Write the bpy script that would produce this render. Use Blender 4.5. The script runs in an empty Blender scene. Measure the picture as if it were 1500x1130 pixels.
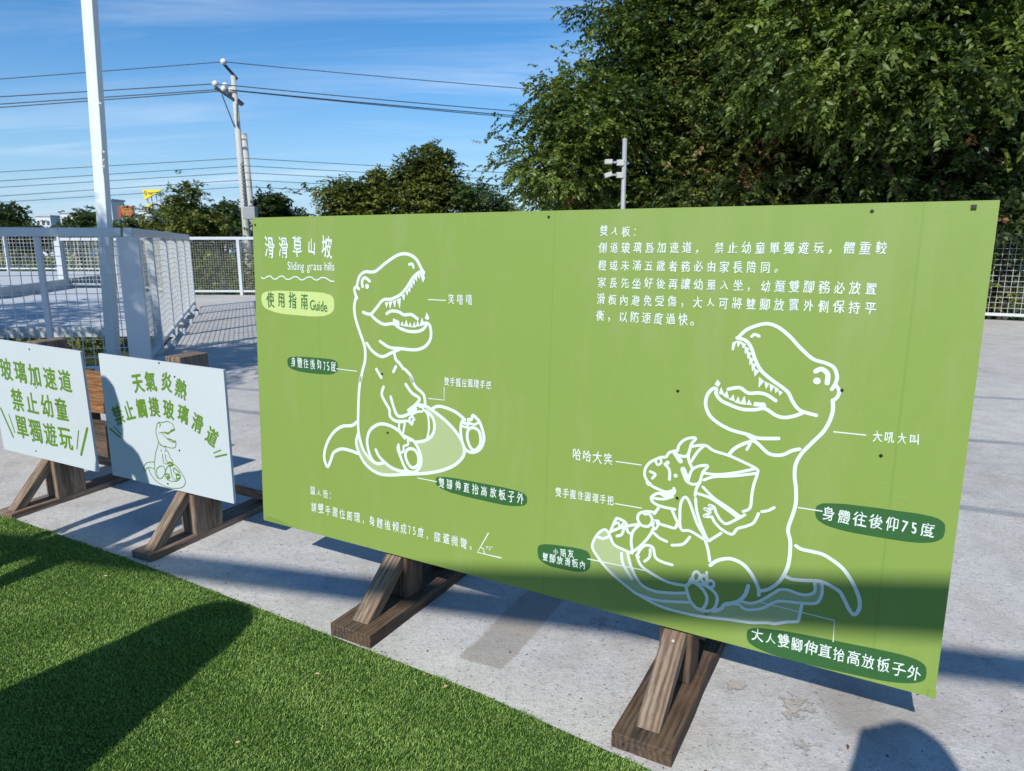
import bpy, math, random
import numpy as np
from mathutils import Vector, Matrix
R = math.radians
C = bpy.context.scene.collection
sc = bpy.context.scene

# ---------------------------------------------------------------- camera, world, sun, exposure
SUN_AZ, SUN_EL = 25.0, 39.3          # direction the light travels towards (from +Y to +X), sun height
cd = bpy.data.cameras.new('camera'); cam = bpy.data.objects.new('camera', cd); C.objects.link(cam)
cam.location = (0, 0, 1.33); cam.rotation_euler = (R(90 - 11.72), 0, 0)
cd.sensor_width = 36; cd.lens = 24.48; cd.clip_end = 3000; cd.clip_start = 0.05
cd.dof.use_dof = True; cd.dof.focus_distance = 2.4; cd.dof.aperture_fstop = 7.5
sc.camera = cam
W = bpy.data.worlds.new('World'); sc.world = W; W.use_nodes = True
nt = W.node_tree; nt.nodes.clear()
wo = nt.nodes.new('ShaderNodeOutputWorld'); bg = nt.nodes.new('ShaderNodeBackground')
sky = nt.nodes.new('ShaderNodeTexSky'); sky.sky_type = 'NISHITA'; sky.sun_disc = False
sky.sun_elevation = R(SUN_EL); sky.sun_rotation = R(180 + SUN_AZ)
sky.air_density = 0.95; sky.dust_density = 0.05; sky.ozone_density = 4.5; sky.altitude = 0
tc = nt.nodes.new('ShaderNodeTexCoord'); sep = nt.nodes.new('ShaderNodeSeparateXYZ')
nt.links.new(tc.outputs['Generated'], sep.inputs[0])
def wm(op, a, b=None, clamp=False):
    n = nt.nodes.new('ShaderNodeMath'); n.operation = op; n.use_clamp = clamp
    for i, v in enumerate((a, b)):
        if v is None: continue
        if isinstance(v, (int, float)): n.inputs[i].default_value = v
        else: nt.links.new(v, n.inputs[i])
    return n.outputs[0]
zz = wm('ADD', wm('MAXIMUM', sep.outputs[2], 0.0), 0.12)
cx = wm('DIVIDE', sep.outputs[0], zz); cy = wm('DIVIDE', sep.outputs[1], zz)
cmb = nt.nodes.new('ShaderNodeCombineXYZ'); nt.links.new(cx, cmb.inputs[0]); nt.links.new(cy, cmb.inputs[1])
mp = nt.nodes.new('ShaderNodeMapping'); nt.links.new(cmb.outputs[0], mp.inputs[0])
mp.inputs['Rotation'].default_value = (0, 0, R(-12)); mp.inputs['Scale'].default_value = (0.42, 1.9, 1); mp.inputs['Location'].default_value = (2.3, 1.1, 0)
n1 = nt.nodes.new('ShaderNodeTexNoise'); n1.inputs['Scale'].default_value = 1.1; n1.inputs['Detail'].default_value = 8; n1.inputs['Roughness'].default_value = .62; n1.inputs['Distortion'].default_value = .6
nt.links.new(mp.outputs[0], n1.inputs['Vector'])
n2 = nt.nodes.new('ShaderNodeTexNoise'); n2.inputs['Scale'].default_value = .55; n2.inputs['Detail'].default_value = 3
nt.links.new(cmb.outputs[0], n2.inputs['Vector'])
cl = wm('MULTIPLY', wm('MULTIPLY', wm('SUBTRACT', n1.outputs[0], .47), 3.4, True), wm('MULTIPLY', wm('SUBTRACT', n2.outputs[0], .34), 3.0, True), True)
cl = wm('ADD', wm('MULTIPLY', cl, .55), .01)
# the sky is a clear saturated blue with thin cirrus
hs = nt.nodes.new('ShaderNodeHueSaturation'); hs.inputs['Saturation'].default_value = 1.28; hs.inputs['Value'].default_value = 1.0
nt.links.new(sky.outputs[0], hs.inputs['Color'])
hz = nt.nodes.new('ShaderNodeMix'); hz.data_type = 'RGBA'; hz.inputs[7].default_value = (2.45, 4.0, 6.0, 1)   # pale blue haze low in the sky, all round
nt.links.new(wm('MULTIPLY', wm('POWER', wm('SUBTRACT', 1.0, wm('MULTIPLY', wm('MAXIMUM', sep.outputs[2], 0.0), 3.6), True), 1.6), .85), hz.inputs[0]); nt.links.new(hs.outputs[0], hz.inputs[6])
mx = nt.nodes.new('ShaderNodeMix'); mx.data_type = 'RGBA'; mx.inputs[7].default_value = (7.6, 8.2, 8.8, 1)
nt.links.new(cl, mx.inputs[0]); nt.links.new(hz.outputs[2], mx.inputs[6])
nt.links.new(mx.outputs[2], bg.inputs[0]); bg.inputs[1].default_value = 0.138; nt.links.new(bg.outputs[0], wo.inputs[0])
sl = bpy.data.lights.new('sun', 'SUN'); sl.energy = 5.0; sl.angle = R(0.53); sl.color = (1, .955, .88)
so = bpy.data.objects.new('sun', sl); C.objects.link(so)
sv = Vector((math.sin(R(SUN_AZ)) * math.cos(R(SUN_EL)), math.cos(R(SUN_AZ)) * math.cos(R(SUN_EL)), -math.sin(R(SUN_EL))))
so.rotation_euler = sv.to_track_quat('-Z', 'Y').to_euler(); so.location = (-3, -6, 6)
vs = sc.view_settings; vs.view_transform = 'Standard'; vs.look = 'None'; vs.exposure = 0.0; vs.gamma = 1; vs.use_curve_mapping = False
sc.cycles.max_bounces = 6; sc.cycles.transparent_max_bounces = 8

# ---------------------------------------------------------------- helpers
def link(o, parent=None):
    C.objects.link(o)
    if parent is not None: o.parent = parent
    return o
def mesh(name, V, F, mat=None, parent=None, smooth=False, mw=None, attr=None):
    me = bpy.data.meshes.new(name)
    V = np.asarray(V, dtype=np.float32).reshape(-1, 3)
    if isinstance(F, np.ndarray) and F.ndim == 2:
        k = F.shape[1]; me.vertices.add(len(V)); me.vertices.foreach_set('co', V.ravel())
        me.loops.add(F.size); me.loops.foreach_set('vertex_index', F.astype(np.int32).ravel())
        me.polygons.add(len(F)); me.polygons.foreach_set('loop_start', (np.arange(len(F)) * k).astype(np.int32))
        me.update(calc_edges=True)
    else:
        me.from_pydata([tuple(map(float, v)) for v in V], [], [tuple(map(int, f)) for f in F]); me.update()
    if mat is not None: me.materials.append(mat)
    if smooth: me.shade_smooth()
    if attr is not None:
        a = me.attributes.new('tint', 'FLOAT_VECTOR', 'POINT'); a.data.foreach_set('vector', np.asarray(attr, dtype=np.float32).ravel())
    o = bpy.data.objects.new(name, me); link(o, parent)
    if mw is not None: o.matrix_local = mw
    return o
class MB:
    def __init__(s): s.V = []; s.F = []
    def add(s, V, F):
        b = len(s.V); s.V += [tuple(v) for v in V]; s.F += [tuple(i + b for i in f) for f in F]; return s
    def box(s, x0, y0, z0, x1, y1, z1, M=None):
        V = [Vector((x, y, z)) for z in (z0, z1) for x, y in ((x0, y0), (x1, y0), (x1, y1), (x0, y1))]
        if M is not None: V = [M @ v for v in V]
        return s.add(V, [(0, 3, 2, 1), (4, 5, 6, 7), (0, 1, 5, 4), (1, 2, 6, 5), (2, 3, 7, 6), (3, 0, 4, 7)])
    def bar(s, a, b, w, h=None, up=(0, 0, 1)):
        a, b = Vector(a), Vector(b); h = w if h is None else h; d = (b - a).normalized(); up = Vector(up)
        if abs(d.dot(up)) > .99: up = Vector((0, 1, 0))
        sx = d.cross(up).normalized(); sz = sx.cross(d)
        V = []
        for p in (a, b):
            for i, j in ((-1, -1), (1, -1), (1, 1), (-1, 1)): V.append(p + sx * (i * w / 2) + sz * (j * h / 2))
        return s.add(V, [(0, 1, 2, 3), (7, 6, 5, 4), (0, 4, 5, 1), (1, 5, 6, 2), (2, 6, 7, 3), (3, 7, 4, 0)])
    def tube(s, pts, rads, n=8, cap=True):
        pts = [Vector(p) for p in pts]; b = len(s.V)
        if not hasattr(rads, '__len__'): rads = [rads] * len(pts)
        for i, p in enumerate(pts):
            d = (pts[min(i + 1, len(pts) - 1)] - pts[max(i - 1, 0)]).normalized()
            u = Vector((0, 0, 1)) if abs(d.z) < .9 else Vector((0, 1, 0))
            a = d.cross(u).normalized(); c = a.cross(d)
            for k in range(n):
                t = 2 * math.pi * k / n; s.V.append(tuple(p + a * (rads[i] * math.cos(t)) + c * (rads[i] * math.sin(t))))
        for i in range(len(pts) - 1):
            for k in range(n):
                k2 = (k + 1) % n; s.F.append((b + i * n + k, b + i * n + k2, b + (i + 1) * n + k2, b + (i + 1) * n + k))
        if cap:
            s.F.append(tuple(b + k for k in range(n))[::-1]); s.F.append(tuple(b + (len(pts) - 1) * n + k for k in range(n)))
        return s
    def build(s, name, mat, parent=None, smooth=False, mw=None, bevel=0):
        o = mesh(name, s.V, s.F, mat, parent, smooth, mw)
        if bevel:
            m = o.modifiers.new('b', 'BEVEL'); m.width = bevel; m.segments = 2; m.limit_method = 'ANGLE'
        return o
def tag(o, label=None, cat=None, group=None, kind=None):
    if label: o['label'] = label
    if cat: o['category'] = cat
    if group: o['group'] = group
    if kind: o['kind'] = kind
    return o
def empty(name, loc, rz=0, label=None, cat=None, group=None):
    o = bpy.data.objects.new(name, None); o.empty_display_size = .1; C.objects.link(o)
    o.location = loc; o.rotation_euler = (0, 0, rz); return tag(o, label, cat, group)
def prism(poly, z0, z1):
    n = len(poly)
    V = [(x, y, z0) for x, y in poly] + [(x, y, z1) for x, y in poly]
    F = [tuple(range(n))[::-1], tuple(range(n, 2 * n))] + [(i, (i + 1) % n, n + (i + 1) % n, n + i) for i in range(n)]
    return V, F

# ---------------------------------------------------------------- materials
class NT:
    def __init__(s, name, rough=.6, spec=.5, col=(.5, .5, .5)):
        s.m = bpy.data.materials.new(name); s.m.use_nodes = True; s.t = s.m.node_tree; s.b = s.t.nodes['Principled BSDF']
        s.b.inputs['Roughness'].default_value = rough; s.b.inputs['Specular IOR Level'].default_value = spec
        s.b.inputs['Base Color'].default_value = (*col, 1)
    def n(s, ty, **k):
        n = s.t.nodes.new(ty)
        for a, v in k.items():
            if a in n.inputs.keys(): n.inputs[a].default_value = v
            else: setattr(n, a, v)
        return n
    def l(s, a, b): s.t.links.new(a, b)
    def math(s, op, a, b=None, clamp=False):
        n = s.t.nodes.new('ShaderNodeMath'); n.operation = op; n.use_clamp = clamp
        for i, v in enumerate((a, b)):
            if v is None: continue
            if isinstance(v, (int, float)): n.inputs[i].default_value = v
            else: s.l(v, n.inputs[i])
        return n.outputs[0]
    def mapping(s, scale=(1, 1, 1), rot=(0, 0, 0), loc=(0, 0, 0), coord='Object'):
        t = s.n('ShaderNodeTexCoord'); m = s.n('ShaderNodeMapping'); s.l(t.outputs[coord], m.inputs[0])
        m.inputs['Scale'].default_value = scale; m.inputs['Rotation'].default_value = rot; m.inputs['Location'].default_value = loc
        return m.outputs[0]
    def noise(s, vec, scale, detail=4, rough=.55, dist=0):
        n = s.n('ShaderNodeTexNoise'); n.inputs['Scale'].default_value = scale; n.inputs['Detail'].default_value = detail
        n.inputs['Roughness'].default_value = rough; n.inputs['Distortion'].default_value = dist
        if vec is not None: s.l(vec, n.inputs['Vector'])
        return n.outputs[0]
    def ramp(s, f, stops, interp='LINEAR'):
        n = s.n('ShaderNodeValToRGB'); n.color_ramp.interpolation = interp; e = n.color_ramp.elements
        while len(e) < len(stops): e.new(.5)
        for i, (p, c) in enumerate(stops): e[i].position = p; e[i].color = (*c, 1) if len(c) == 3 else c
        s.l(f, n.inputs[0]); return n.outputs[0]
    def mix(s, f, a, b, mode='MIX'):
        n = s.n('ShaderNodeMix', data_type='RGBA', blend_type=mode)
        for i, v in ((0, f), (6, a), (7, b)):
            if isinstance(v, (int, float)): n.inputs[i].default_value = v
            elif isinstance(v, tuple): n.inputs[i].default_value = (*v, 1) if len(v) == 3 else v
            else: s.l(v, n.inputs[i])
        return n.outputs[2]
    def col(s, c): s.l(c, s.b.inputs['Base Color']); return s
    def bump(s, h, strength=.3, dist=.01):
        n = s.n('ShaderNodeBump'); n.inputs['Strength'].default_value = strength; n.inputs['Distance'].default_value = dist
        s.l(h, n.inputs['Height']); s.l(n.outputs[0], s.b.inputs['Normal']); return s
def plain(name, col, rough=.6, spec=.5, var=.12, scale=8, metal=0):
    m = NT(name, rough, spec, col); v = m.mapping(); f = m.noise(v, scale, 5)
    m.col(m.mix(f, tuple(c * (1 - var) for c in col), tuple(min(1, c * (1 + var)) for c in col)))
    m.b.inputs['Metallic'].default_value = metal
    return m.m

# concrete deck ------------------------------------------------------------
m = NT('concrete', .85, .25)
v = m.mapping()
big = m.noise(v, .9, 6, .6); mid = m.noise(v, 6, 8, .65); fine = m.noise(v, 140, 3, .6); gr = m.noise(v, 38, 6, .7)
base = m.ramp(m.math('ADD', m.math('MULTIPLY', big, .5), m.math('MULTIPLY', mid, .5)), [(.34, (.40, .385, .355)), (.48, (.54, .525, .495)), (.66, (.66, .64, .60))])
base = m.mix(m.math('MULTIPLY', m.math('SUBTRACT', fine, .35, True), 1.5, True), base, (.27, .265, .25))
base = m.mix(m.math('MULTIPLY', m.math('SUBTRACT', gr, .5, True), 2.6, True), base, (.24, .23, .21))
base = m.mix(m.math('MULTIPLY', m.math('SUBTRACT', m.noise(m.mapping(scale=(1, 1, 1), loc=(3, 8, 2)), 17, 7, .7), .52, True), 2.2, True), base, (.60, .59, .56))
# small elongated pits
vv = m.mapping(scale=(22, 34, 1), rot=(0, 0, R(20)))
vo = m.n('ShaderNodeTexVoronoi', feature='F1'); m.l(vv, vo.inputs['Vector']); vo.inputs['Scale'].default_value = 1.6; vo.inputs['Randomness'].default_value = 1
wh = m.n('ShaderNodeTexWhiteNoise'); m.l(vo.outputs['Position'], wh.inputs['Vector'])
pit = m.math('MULTIPLY', m.math('LESS_THAN', m.math('ADD', vo.outputs['Distance'], m.math('MULTIPLY', gr, .15)), .235), m.math('GREATER_THAN', wh.outputs[0], .58))
spk = m.math('GREATER_THAN', m.noise(m.mapping(scale=(1, 1.6, 1)), 75, 3, .6), .665)
lt = m.math('GREATER_THAN', m.noise(m.mapping(scale=(1.4, 1, 1), loc=(7, 3, 1)), 60, 2, .5), .68)
base = m.mix(m.math('MULTIPLY', m.math('MAXIMUM', pit, spk), .62), base, (.13, .125, .12))
base = m.mix(m.math('MULTIPLY', lt, .5), base, (.62, .62, .60))
# flaked sandy patches near the right-hand stand, and broad stains
def spot(cx, cy, r, soft, sc_=9, amt=.5, asp=1.0):
    tcn = m.n('ShaderNodeTexCoord'); sb = m.n('ShaderNodeVectorMath', operation='SUBTRACT'); m.l(tcn.outputs['Object'], sb.inputs[0]); sb.inputs[1].default_value = (cx, cy, 0)
    ml = m.n('ShaderNodeVectorMath', operation='MULTIPLY'); m.l(sb.outputs[0], ml.inputs[0]); ml.inputs[1].default_value = (1, asp, 0)
    ln = m.n('ShaderNodeVectorMath', operation='LENGTH'); m.l(ml.outputs[0], ln.inputs[0])
    d = m.math('SUBTRACT', r, ln.outputs['Value'])
    d = m.math('ADD', d, m.math('MULTIPLY', m.math('SUBTRACT', m.noise(v, sc_, 6, .6), .5), amt))
    return m.math('DIVIDE', d, soft, True)
fl = m.math('MAXIMUM', spot(.84, 1.80, .045, .02, 17, .34, 1.0), spot(.32, 2.26, .03, .01, 22, .15))
fl = m.math('MAXIMUM', fl, spot(.70, 1.90, .03, .012, 16, .14))
fl = m.math('MAXIMUM', fl, spot(.80, 1.64, .03, .03, 19, .30))
rim = m.math('MULTIPLY', m.math('SUBTRACT', 1.0, m.math('ABSOLUTE', m.math('SUBTRACT', m.math('MULTIPLY', fl, 2.0), 1.0))), .38)
base = m.mix(m.math('MULTIPLY', fl, .72), base, m.mix(mid, (.44, .38, .31), (.36, .32, .27)))
base = m.mix(rim, base, (.16, .13, .10))
st = m.math('MULTIPLY', spot(1.0, 1.76, .13, .08, 4, .22, .55), .6)
tcn = m.n('ShaderNodeTexCoord'); rm_ = m.n('ShaderNodeMapping', vector_type='TEXTURE'); m.l(tcn.outputs['Object'], rm_.inputs[0]); rm_.inputs['Location'].default_value = (.035, 2.27, 0); rm_.inputs['Rotation'].default_value = (0, 0, -.4829)
sq = m.n('ShaderNodeSeparateXYZ'); m.l(rm_.outputs[0], sq.inputs[0]); wob = m.math('MULTIPLY', m.math('SUBTRACT', m.noise(v, 9, 5, .6), .5), .03)
bxm = m.math('MINIMUM', m.math('SUBTRACT', .085, m.math('ABSOLUTE', sq.outputs[0])), m.math('SUBTRACT', .30, m.math('ABSOLUTE', sq.outputs[1])))
st = m.math('MAXIMUM', st, m.math('MULTIPLY', m.math('DIVIDE', m.math('ADD', bxm, wob), .012, True), .62))
st = m.math('MAXIMUM', st, m.math('MULTIPLY', spot(1.72, 3.15, .10, .12, 5, .2), .4))
st = m.math('MAXIMUM', st, m.math('MULTIPLY', m.math('GREATER_THAN', m.noise(m.mapping(scale=(.5, 1.5, 1)), 1.3, 5, .6), .60), .10))
base = m.mix(st, base, (.25, .215, .18))
base = m.mix(m.math('MULTIPLY', m.math('SUBTRACT', m.noise(m.mapping(loc=(4, 1, 0)), 2.3, 7, .65), .5, True), 2.2, True), base, (.36, .32, .26))
m.col(base); hgt = m.math('SUBTRACT', m.math('ADD', m.math('MULTIPLY', fine, .35), m.math('MULTIPLY', mid, .6)), m.math('MULTIPLY', m.math('MAXIMUM', pit, spk), .9))
m.bump(m.math('SUBTRACT', m.math('ADD', hgt, m.math('MULTIPLY', gr, .8)), m.math('MULTIPLY', fl, .5)), .8, .005); M_CONC = m.m
m = NT('pale_slab', .8, .3); v = m.mapping(); f = m.noise(v, 2.2, 7, .6)
m.col(m.ramp(f, [(.3, (.38, .41, .44)), (.7, (.54, .57, .59))])); m.bump(f, .2, .02); M_SLAB = m.m

# weathered timber: grain along local X ---------------------------------------
def wood(name, dark, light, orange=.0):
    m = NT(name, .8, .25); v = m.mapping(scale=(1.2, 11, 11)); g1 = m.noise(v, 4.5, 5, .62, .25)
    oi = m.n('ShaderNodeObjectInfo'); off = m.n('ShaderNodeVectorMath', operation='ADD')
    tcn = m.n('ShaderNodeTexCoord'); m.l(tcn.outputs['Object'], off.inputs[0]); cmbn = m.n('ShaderNodeCombineXYZ')
    m.l(m.math('MULTIPLY', oi.outputs['Random'], 9), cmbn.inputs[1]); m.l(cmbn.outputs[0], off.inputs[1])
    mpn = m.n('ShaderNodeMapping'); m.l(off.outputs[0], mpn.inputs[0]); mpn.inputs['Scale'].default_value = (1.0, 9, 13)
    w = m.n('ShaderNodeTexWave', wave_type='BANDS', bands_direction='Y'); m.l(mpn.outputs[0], w.inputs['Vector'])
    w.inputs['Scale'].default_value = 2.2; w.inputs['Distortion'].default_value = 7.5; w.inputs['Detail'].default_value = 3; w.inputs['Detail Scale'].default_value = .8
    g2 = m.noise(mpn.outputs[0], 9, 6, .7)
    f = m.math('ADD', m.math('MULTIPLY', w.outputs['Fac'], .14), m.math('MULTIPLY', g2, .86))
    blot = m.noise(m.mapping(scale=(1, 2, 2)), 5, 4, .6)
    c = m.ramp(f, [(.26, tuple(x * .42 for x in dark)), (.42, dark), (.60, light), (.8, tuple(min(1, x * 1.18) for x in light))])
    c = m.mix(m.math('MULTIPLY', m.math('SUBTRACT', blot, .40, True), 1.9, True), c, m.mix(f, (.085, .045, .024), (.22, .13, .07)))
    ck = m.math('LESS_THAN', m.noise(m.mapping(scale=(1.5, 40, 40)), 3, 2, .5), .30)
    c = m.mix(m.math('MULTIPLY', ck, .75), c, (.02, .015, .012))
    m.col(c); m.bump(m.math('SUBTRACT', f, m.math('MULTIPLY', ck, .8)), .75, .004); return m.m
M_WOOD = wood('weathered_timber', (.125, .092, .068), (.29, .225, .17))
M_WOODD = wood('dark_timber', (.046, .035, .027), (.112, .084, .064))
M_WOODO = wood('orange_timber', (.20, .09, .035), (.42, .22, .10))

# sign panels --------------------------------------------------------------------
m = NT('green_panel', .42, .35)
v = m.mapping(); f = m.noise(v, 1.3, 4); f2 = m.noise(v, 60, 3)
w = m.n('ShaderNodeTexWave', wave_type='BANDS', bands_direction='Y'); m.l(v, w.inputs['Vector']); w.inputs['Scale'].default_value = 62; w.inputs['Distortion'].default_value = .15
wx = m.n('ShaderNodeTexWave', wave_type='BANDS', bands_direction='X'); m.l(v, wx.inputs['Vector']); wx.inputs['Scale'].default_value = 28; wx.inputs['Distortion'].default_value = .1
c = m.mix(f, (.205, .300, .062), (.230, .330, .074)); c = m.mix(m.math('MULTIPLY', w.outputs['Fac'], .09), c, (.22, .38, .09)); c = m.mix(m.math('MULTIPLY', m.math('GREATER_THAN', f2, .74), .5), c, (.15, .25, .06))
sx = m.n('ShaderNodeSeparateXYZ'); m.l(v, sx.inputs[0])
seam = 0
for x0, wd in ((1.268, .0022), (2.206, .0028), (.33, .002)):
    a = m.math('LESS_THAN', m.math('ABSOLUTE', m.math('SUBTRACT', sx.outputs[0], x0)), wd); seam = a if seam == 0 else m.math('MAXIMUM', seam, a)
c = m.mix(m.math('MULTIPLY', seam, .28), c, (.13, .24, .05))
dst = m.noise(m.mapping(scale=(3, .7, 1)), 2.0, 7, .7); c = m.mix(m.math('MULTIPLY', m.math('SUBTRACT', dst, .50, True), .9, True), c, (.36, .40, .22))
scr = m.math('GREATER_THAN', m.noise(m.mapping(scale=(2, 26, 1), rot=(0, 0, .5)), 5, 3, .6), .735); c = m.mix(m.math('MULTIPLY', scr, .30), c, (.38, .44, .24))
m.col(c); m.bump(m.math('ADD', m.math('MULTIPLY', w.outputs['Fac'], .6), m.math('ADD', m.math('MULTIPLY', wx.outputs['Fac'], .12), m.math('MULTIPLY', f, 3))), .12, .0015); M_GREEN = m.m
m = NT('white_panel', .35, .4); v = m.mapping(); f = m.noise(v, 3, 5); f2 = m.noise(v, 30, 6, .7)
m.col(m.mix(m.math('MULTIPLY', m.math('GREATER_THAN', f2, .66), .25), m.mix(f, (.50, .565, .59), (.56, .62, .645)), (.42, .44, .42))); M_WPAN = m.m
M_EDGE = plain('panel_edge', (.62, .64, .66), .5)
M_INKW = plain('white_ink', (.66, .74, .71), .4, .35, .03, 20)
M_INKD = plain('dark_green_ink', (.036, .118, .036), .42, .35, .08, 20)
M_INKL = plain('pale_yellow_green_ink', (.50, .62, .23), .42, .35, .05, 20)
M_INKG = plain('text_green_ink', (.060, .170, .050), .42, .35, .08, 20)
M_INKS = plain('sign_green_ink', (.115, .235, .022), .42, .35, .1, 30)
M_SLED = plain('sled_tint_ink', (.37, .45, .22), .42, .35, .06, 3)
M_SCREW = plain('dark_screw', (.035, .035, .035), .4, .5, .2, 60, .6)
M_BRASS = plain('pale_screw', (.40, .37, .30), .35, .5, .2, 60, .7)
M_GRUB = plain('black_smudge', (.02, .02, .02), .6)

# paint, metal, plants -----------------------------------------------------
def paint(name, col, rough=.42):
    m = NT(name, rough, .45); v = m.mapping(); f = m.noise(v, 5, 6, .65); f2 = m.noise(v, 45, 4, .6)
    c = m.mix(f, tuple(x * .88 for x in col), col); c = m.mix(m.math('MULTIPLY', m.math('GREATER_THAN', f2, .69), .45), c, (.33, .27, .20)); m.col(c); m.bump(f, .1, .003); return m.m
M_WHITE = paint('white_paint', (.56, .60, .63)); M_WIRE = plain('mesh_wire', (.52, .53, .50), .45, .5, .2, 20)
M_POLE = paint('pole_paint', (.72, .78, .78)); M_CPOLE = plain('concrete_pole', (.46, .46, .43), .8, .3, .2, 6)
M_STEEL = plain('dark_steel', (.06, .065, .07), .5); M_INS = plain('white_ceramic', (.75, .75, .72), .2, .5, .05)
M_CABLE = plain('black_cable', (.045, .05, .06), .6); M_GREYBOX = plain('grey_box', (.30, .32, .34), .5)
M_BWHITE = plain('white_wall', (.62, .66, .70), .7); M_GLASS = plain('dark_window', (.07, .09, .11), .2)
M_RED = plain('red_board', (.30, .075, .05), .5); M_YEL = plain('yellow_board', (.78, .66, .05), .45, .4, .05); M_BLACK = plain('black_ink', (.02, .02, .03), .5)
M_YINK = plain('yellow_letters', (.65, .35, .05), .5)
def foliage(name, a, b, red=(.38, .17, .09), rough=.48, trans=.38):
    m = NT(name, rough, .55); at = m.n('ShaderNodeAttribute', attribute_name='tint'); s = m.n('ShaderNodeSeparateXYZ'); m.l(at.outputs['Vector'], s.inputs[0])
    c = m.mix(s.outputs[0], a, b); c = m.mix(s.outputs[1], c, red); m.col(c)
    tr = m.n('ShaderNodeBsdfTranslucent'); m.l(m.mix(.5, c, (.10, .16, .02)), tr.inputs[0])
    ms = m.n('ShaderNodeMixShader'); ms.inputs[0].default_value = trans; m.l(m.b.outputs[0], ms.inputs[1]); m.l(tr.outputs[0], ms.inputs[2])
    m.l(ms.outputs[0], m.t.nodes['Material Output'].inputs['Surface']); return m.m
M_LEAF = foliage('leaf_green', (.022, .050, .010), (.200, .270, .040)); M_LEAF2 = foliage('leaf_olive', (.035, .060, .013), (.250, .280, .050), rough=.5)
M_LEAF3 = foliage('leaf_dark', (.016, .040, .011), (.085, .130, .028)); M_LEAF4 = foliage('leaf_yellow', (.16, .20, .04), (.42, .42, .12), rough=.5)
m = NT('bark', .9, .2); f = m.noise(m.mapping(scale=(6, 6, 1.5)), 5, 6, .7); m.col(m.ramp(f, [(.3, (.05, .04, .03)), (.7, (.20, .16, .12))])); m.bump(f, .7, .02); M_BARK = m.m
m = NT('turf_backing', .95, .1); f = m.noise(m.mapping(), 90, 4); m.col(m.mix(f, (.016, .045, .010), (.045, .11, .02))); m.bump(f, .8, .01); M_TURFB = m.m
m = NT('turf_blade', .5, .3); at = m.n('ShaderNodeAttribute', attribute_name='tint'); s = m.n('ShaderNodeSeparateXYZ'); m.l(at.outputs['Vector'], s.inputs[0])
c = m.mix(s.outputs[0], (.10, .20, .036), (.34, .50, .125)); c = m.mix(s.outputs[1], c, (.20, .24, .07)); m.col(c); M_BLADE = m.m
m = NT('far_ground', .95, .1); f = m.noise(m.mapping(), .15, 8, .7); m.col(m.ramp(f, [(.3, (.03, .05, .018)), (.7, (.09, .10, .045))])); m.bump(f, .5, .3); M_LAND = m.m

# ---------------------------------------------------------------- setting
def sheet(name, poly, z0, z1, mat, kind='structure'):
    V, F = prism(poly, z0, z1); o = mesh(name, V, F, mat); o['kind'] = kind; return o
V = [(-1500, -1500, -4), (1500, -1500, -4), (1500, 1500, -4), (-1500, 1500, -4)]
o = mesh('ground', V, [(0, 1, 2, 3)], M_LAND); o['kind'] = 'structure'
c1, c2 = Vector((-3.78, 6.78, 0)), Vector((-6.55, 14.35, 0)); fl_ = Vector((-9.2, 5.15, 0))
deck_poly = [(-9.2, 5.05), (-3.72, 6.70), (-6.35, 14.3), (-8.5, 17.75), (-3.5, 17.62), (4.2, 14.3), (12.6, 9.75), (13, -9), (-13, -9), (-13, 3.9)]
sheet('deck', deck_poly[::-1], -.35, 0, M_CONC)
sheet('walkway', [(-22, 9.4), (-5.40, 11.2), (-6.52, 14.42), (-8.62, 17.8), (-11.4, 20.5), (-13.2, 20.5), (-22, 20)], -.17, -.012, M_SLAB)
sheet('ramp', [(-12.1, 16.4), (-12.95, 20.9), (-14, 25.5), (-34, 25.5), (-34, 14)], -.30, .26, M_SLAB)

# turf: backing sheet and blades
edge = [(-6, 5.15), (-4, 4.08), (-2.56, 3.262), (-1.62, 2.745), (-.66, 2.185), (-.1, 1.855), (.35, 1.545), (1.2, .96), (3, -.35)]
o = sheet('turf', edge + [(3, -8), (-6, -8)], .001, .006, M_TURFB)
rng = np.random.default_rng(5)
ex = np.array([e[0] for e in edge]); ey = np.array([e[1] for e in edge])
N = 800000
px = rng.uniform(-3.0, .75, N); py = rng.uniform(1.25, 3.5, N)
ye = np.interp(px, ex, ey) - .004 + .006 * np.sin(px * 37) * np.sin(px * 11 + 1) + rng.normal(0, .003, N)
keep = (py < ye) & (px > -.95 * py - .15); px, py = px[keep], py[keep]; N = len(px)
L = rng.uniform(.008, .0145, N); wdt = rng.uniform(.0007, .0012, N)
fld = np.sin(px * 9 + np.sin(py * 7) * 2) * np.cos(py * 8 + px * 3)
ang = rng.normal(-.9, 1.1, N) + fld * .4; lean = rng.uniform(.15, 1.0, N)
dx, dy = np.cos(ang), np.sin(ang); fx = rng.uniform(0, 6.283, N); wx_, wy_ = np.cos(fx) * wdt, np.sin(fx) * wdt
z0 = np.full(N, .004)
b1 = np.stack([px - wx_, py - wy_, z0], 1); b2 = np.stack([px + wx_, py + wy_, z0], 1)
mx_, my_, mz_ = px + dx * lean * L * .35, py + dy * lean * L * .35, .004 + L * .62
m1 = np.stack([mx_ - wx_ * .8, my_ - wy_ * .8, mz_], 1); m2 = np.stack([mx_ + wx_ * .8, my_ + wy_ * .8, mz_], 1)
tp = np.stack([px + dx * lean * L * .95, py + dy * lean * L * .95, .004 + L * (1.02 - .30 * lean)], 1)
V = np.stack([b1, b2, m1, m2, tp], 1).reshape(-1, 3); i0 = (np.arange(N) * 5)[:, None]
F = np.concatenate([i0 + [0, 1, 3], i0 + [0, 3, 2], i0 + [2, 3, 4]], 0)
tint = np.clip(rng.uniform(.1, 1, N) + .15 * fld, 0, 1); dry = (rng.random(N) < .02) * 1.0
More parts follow.
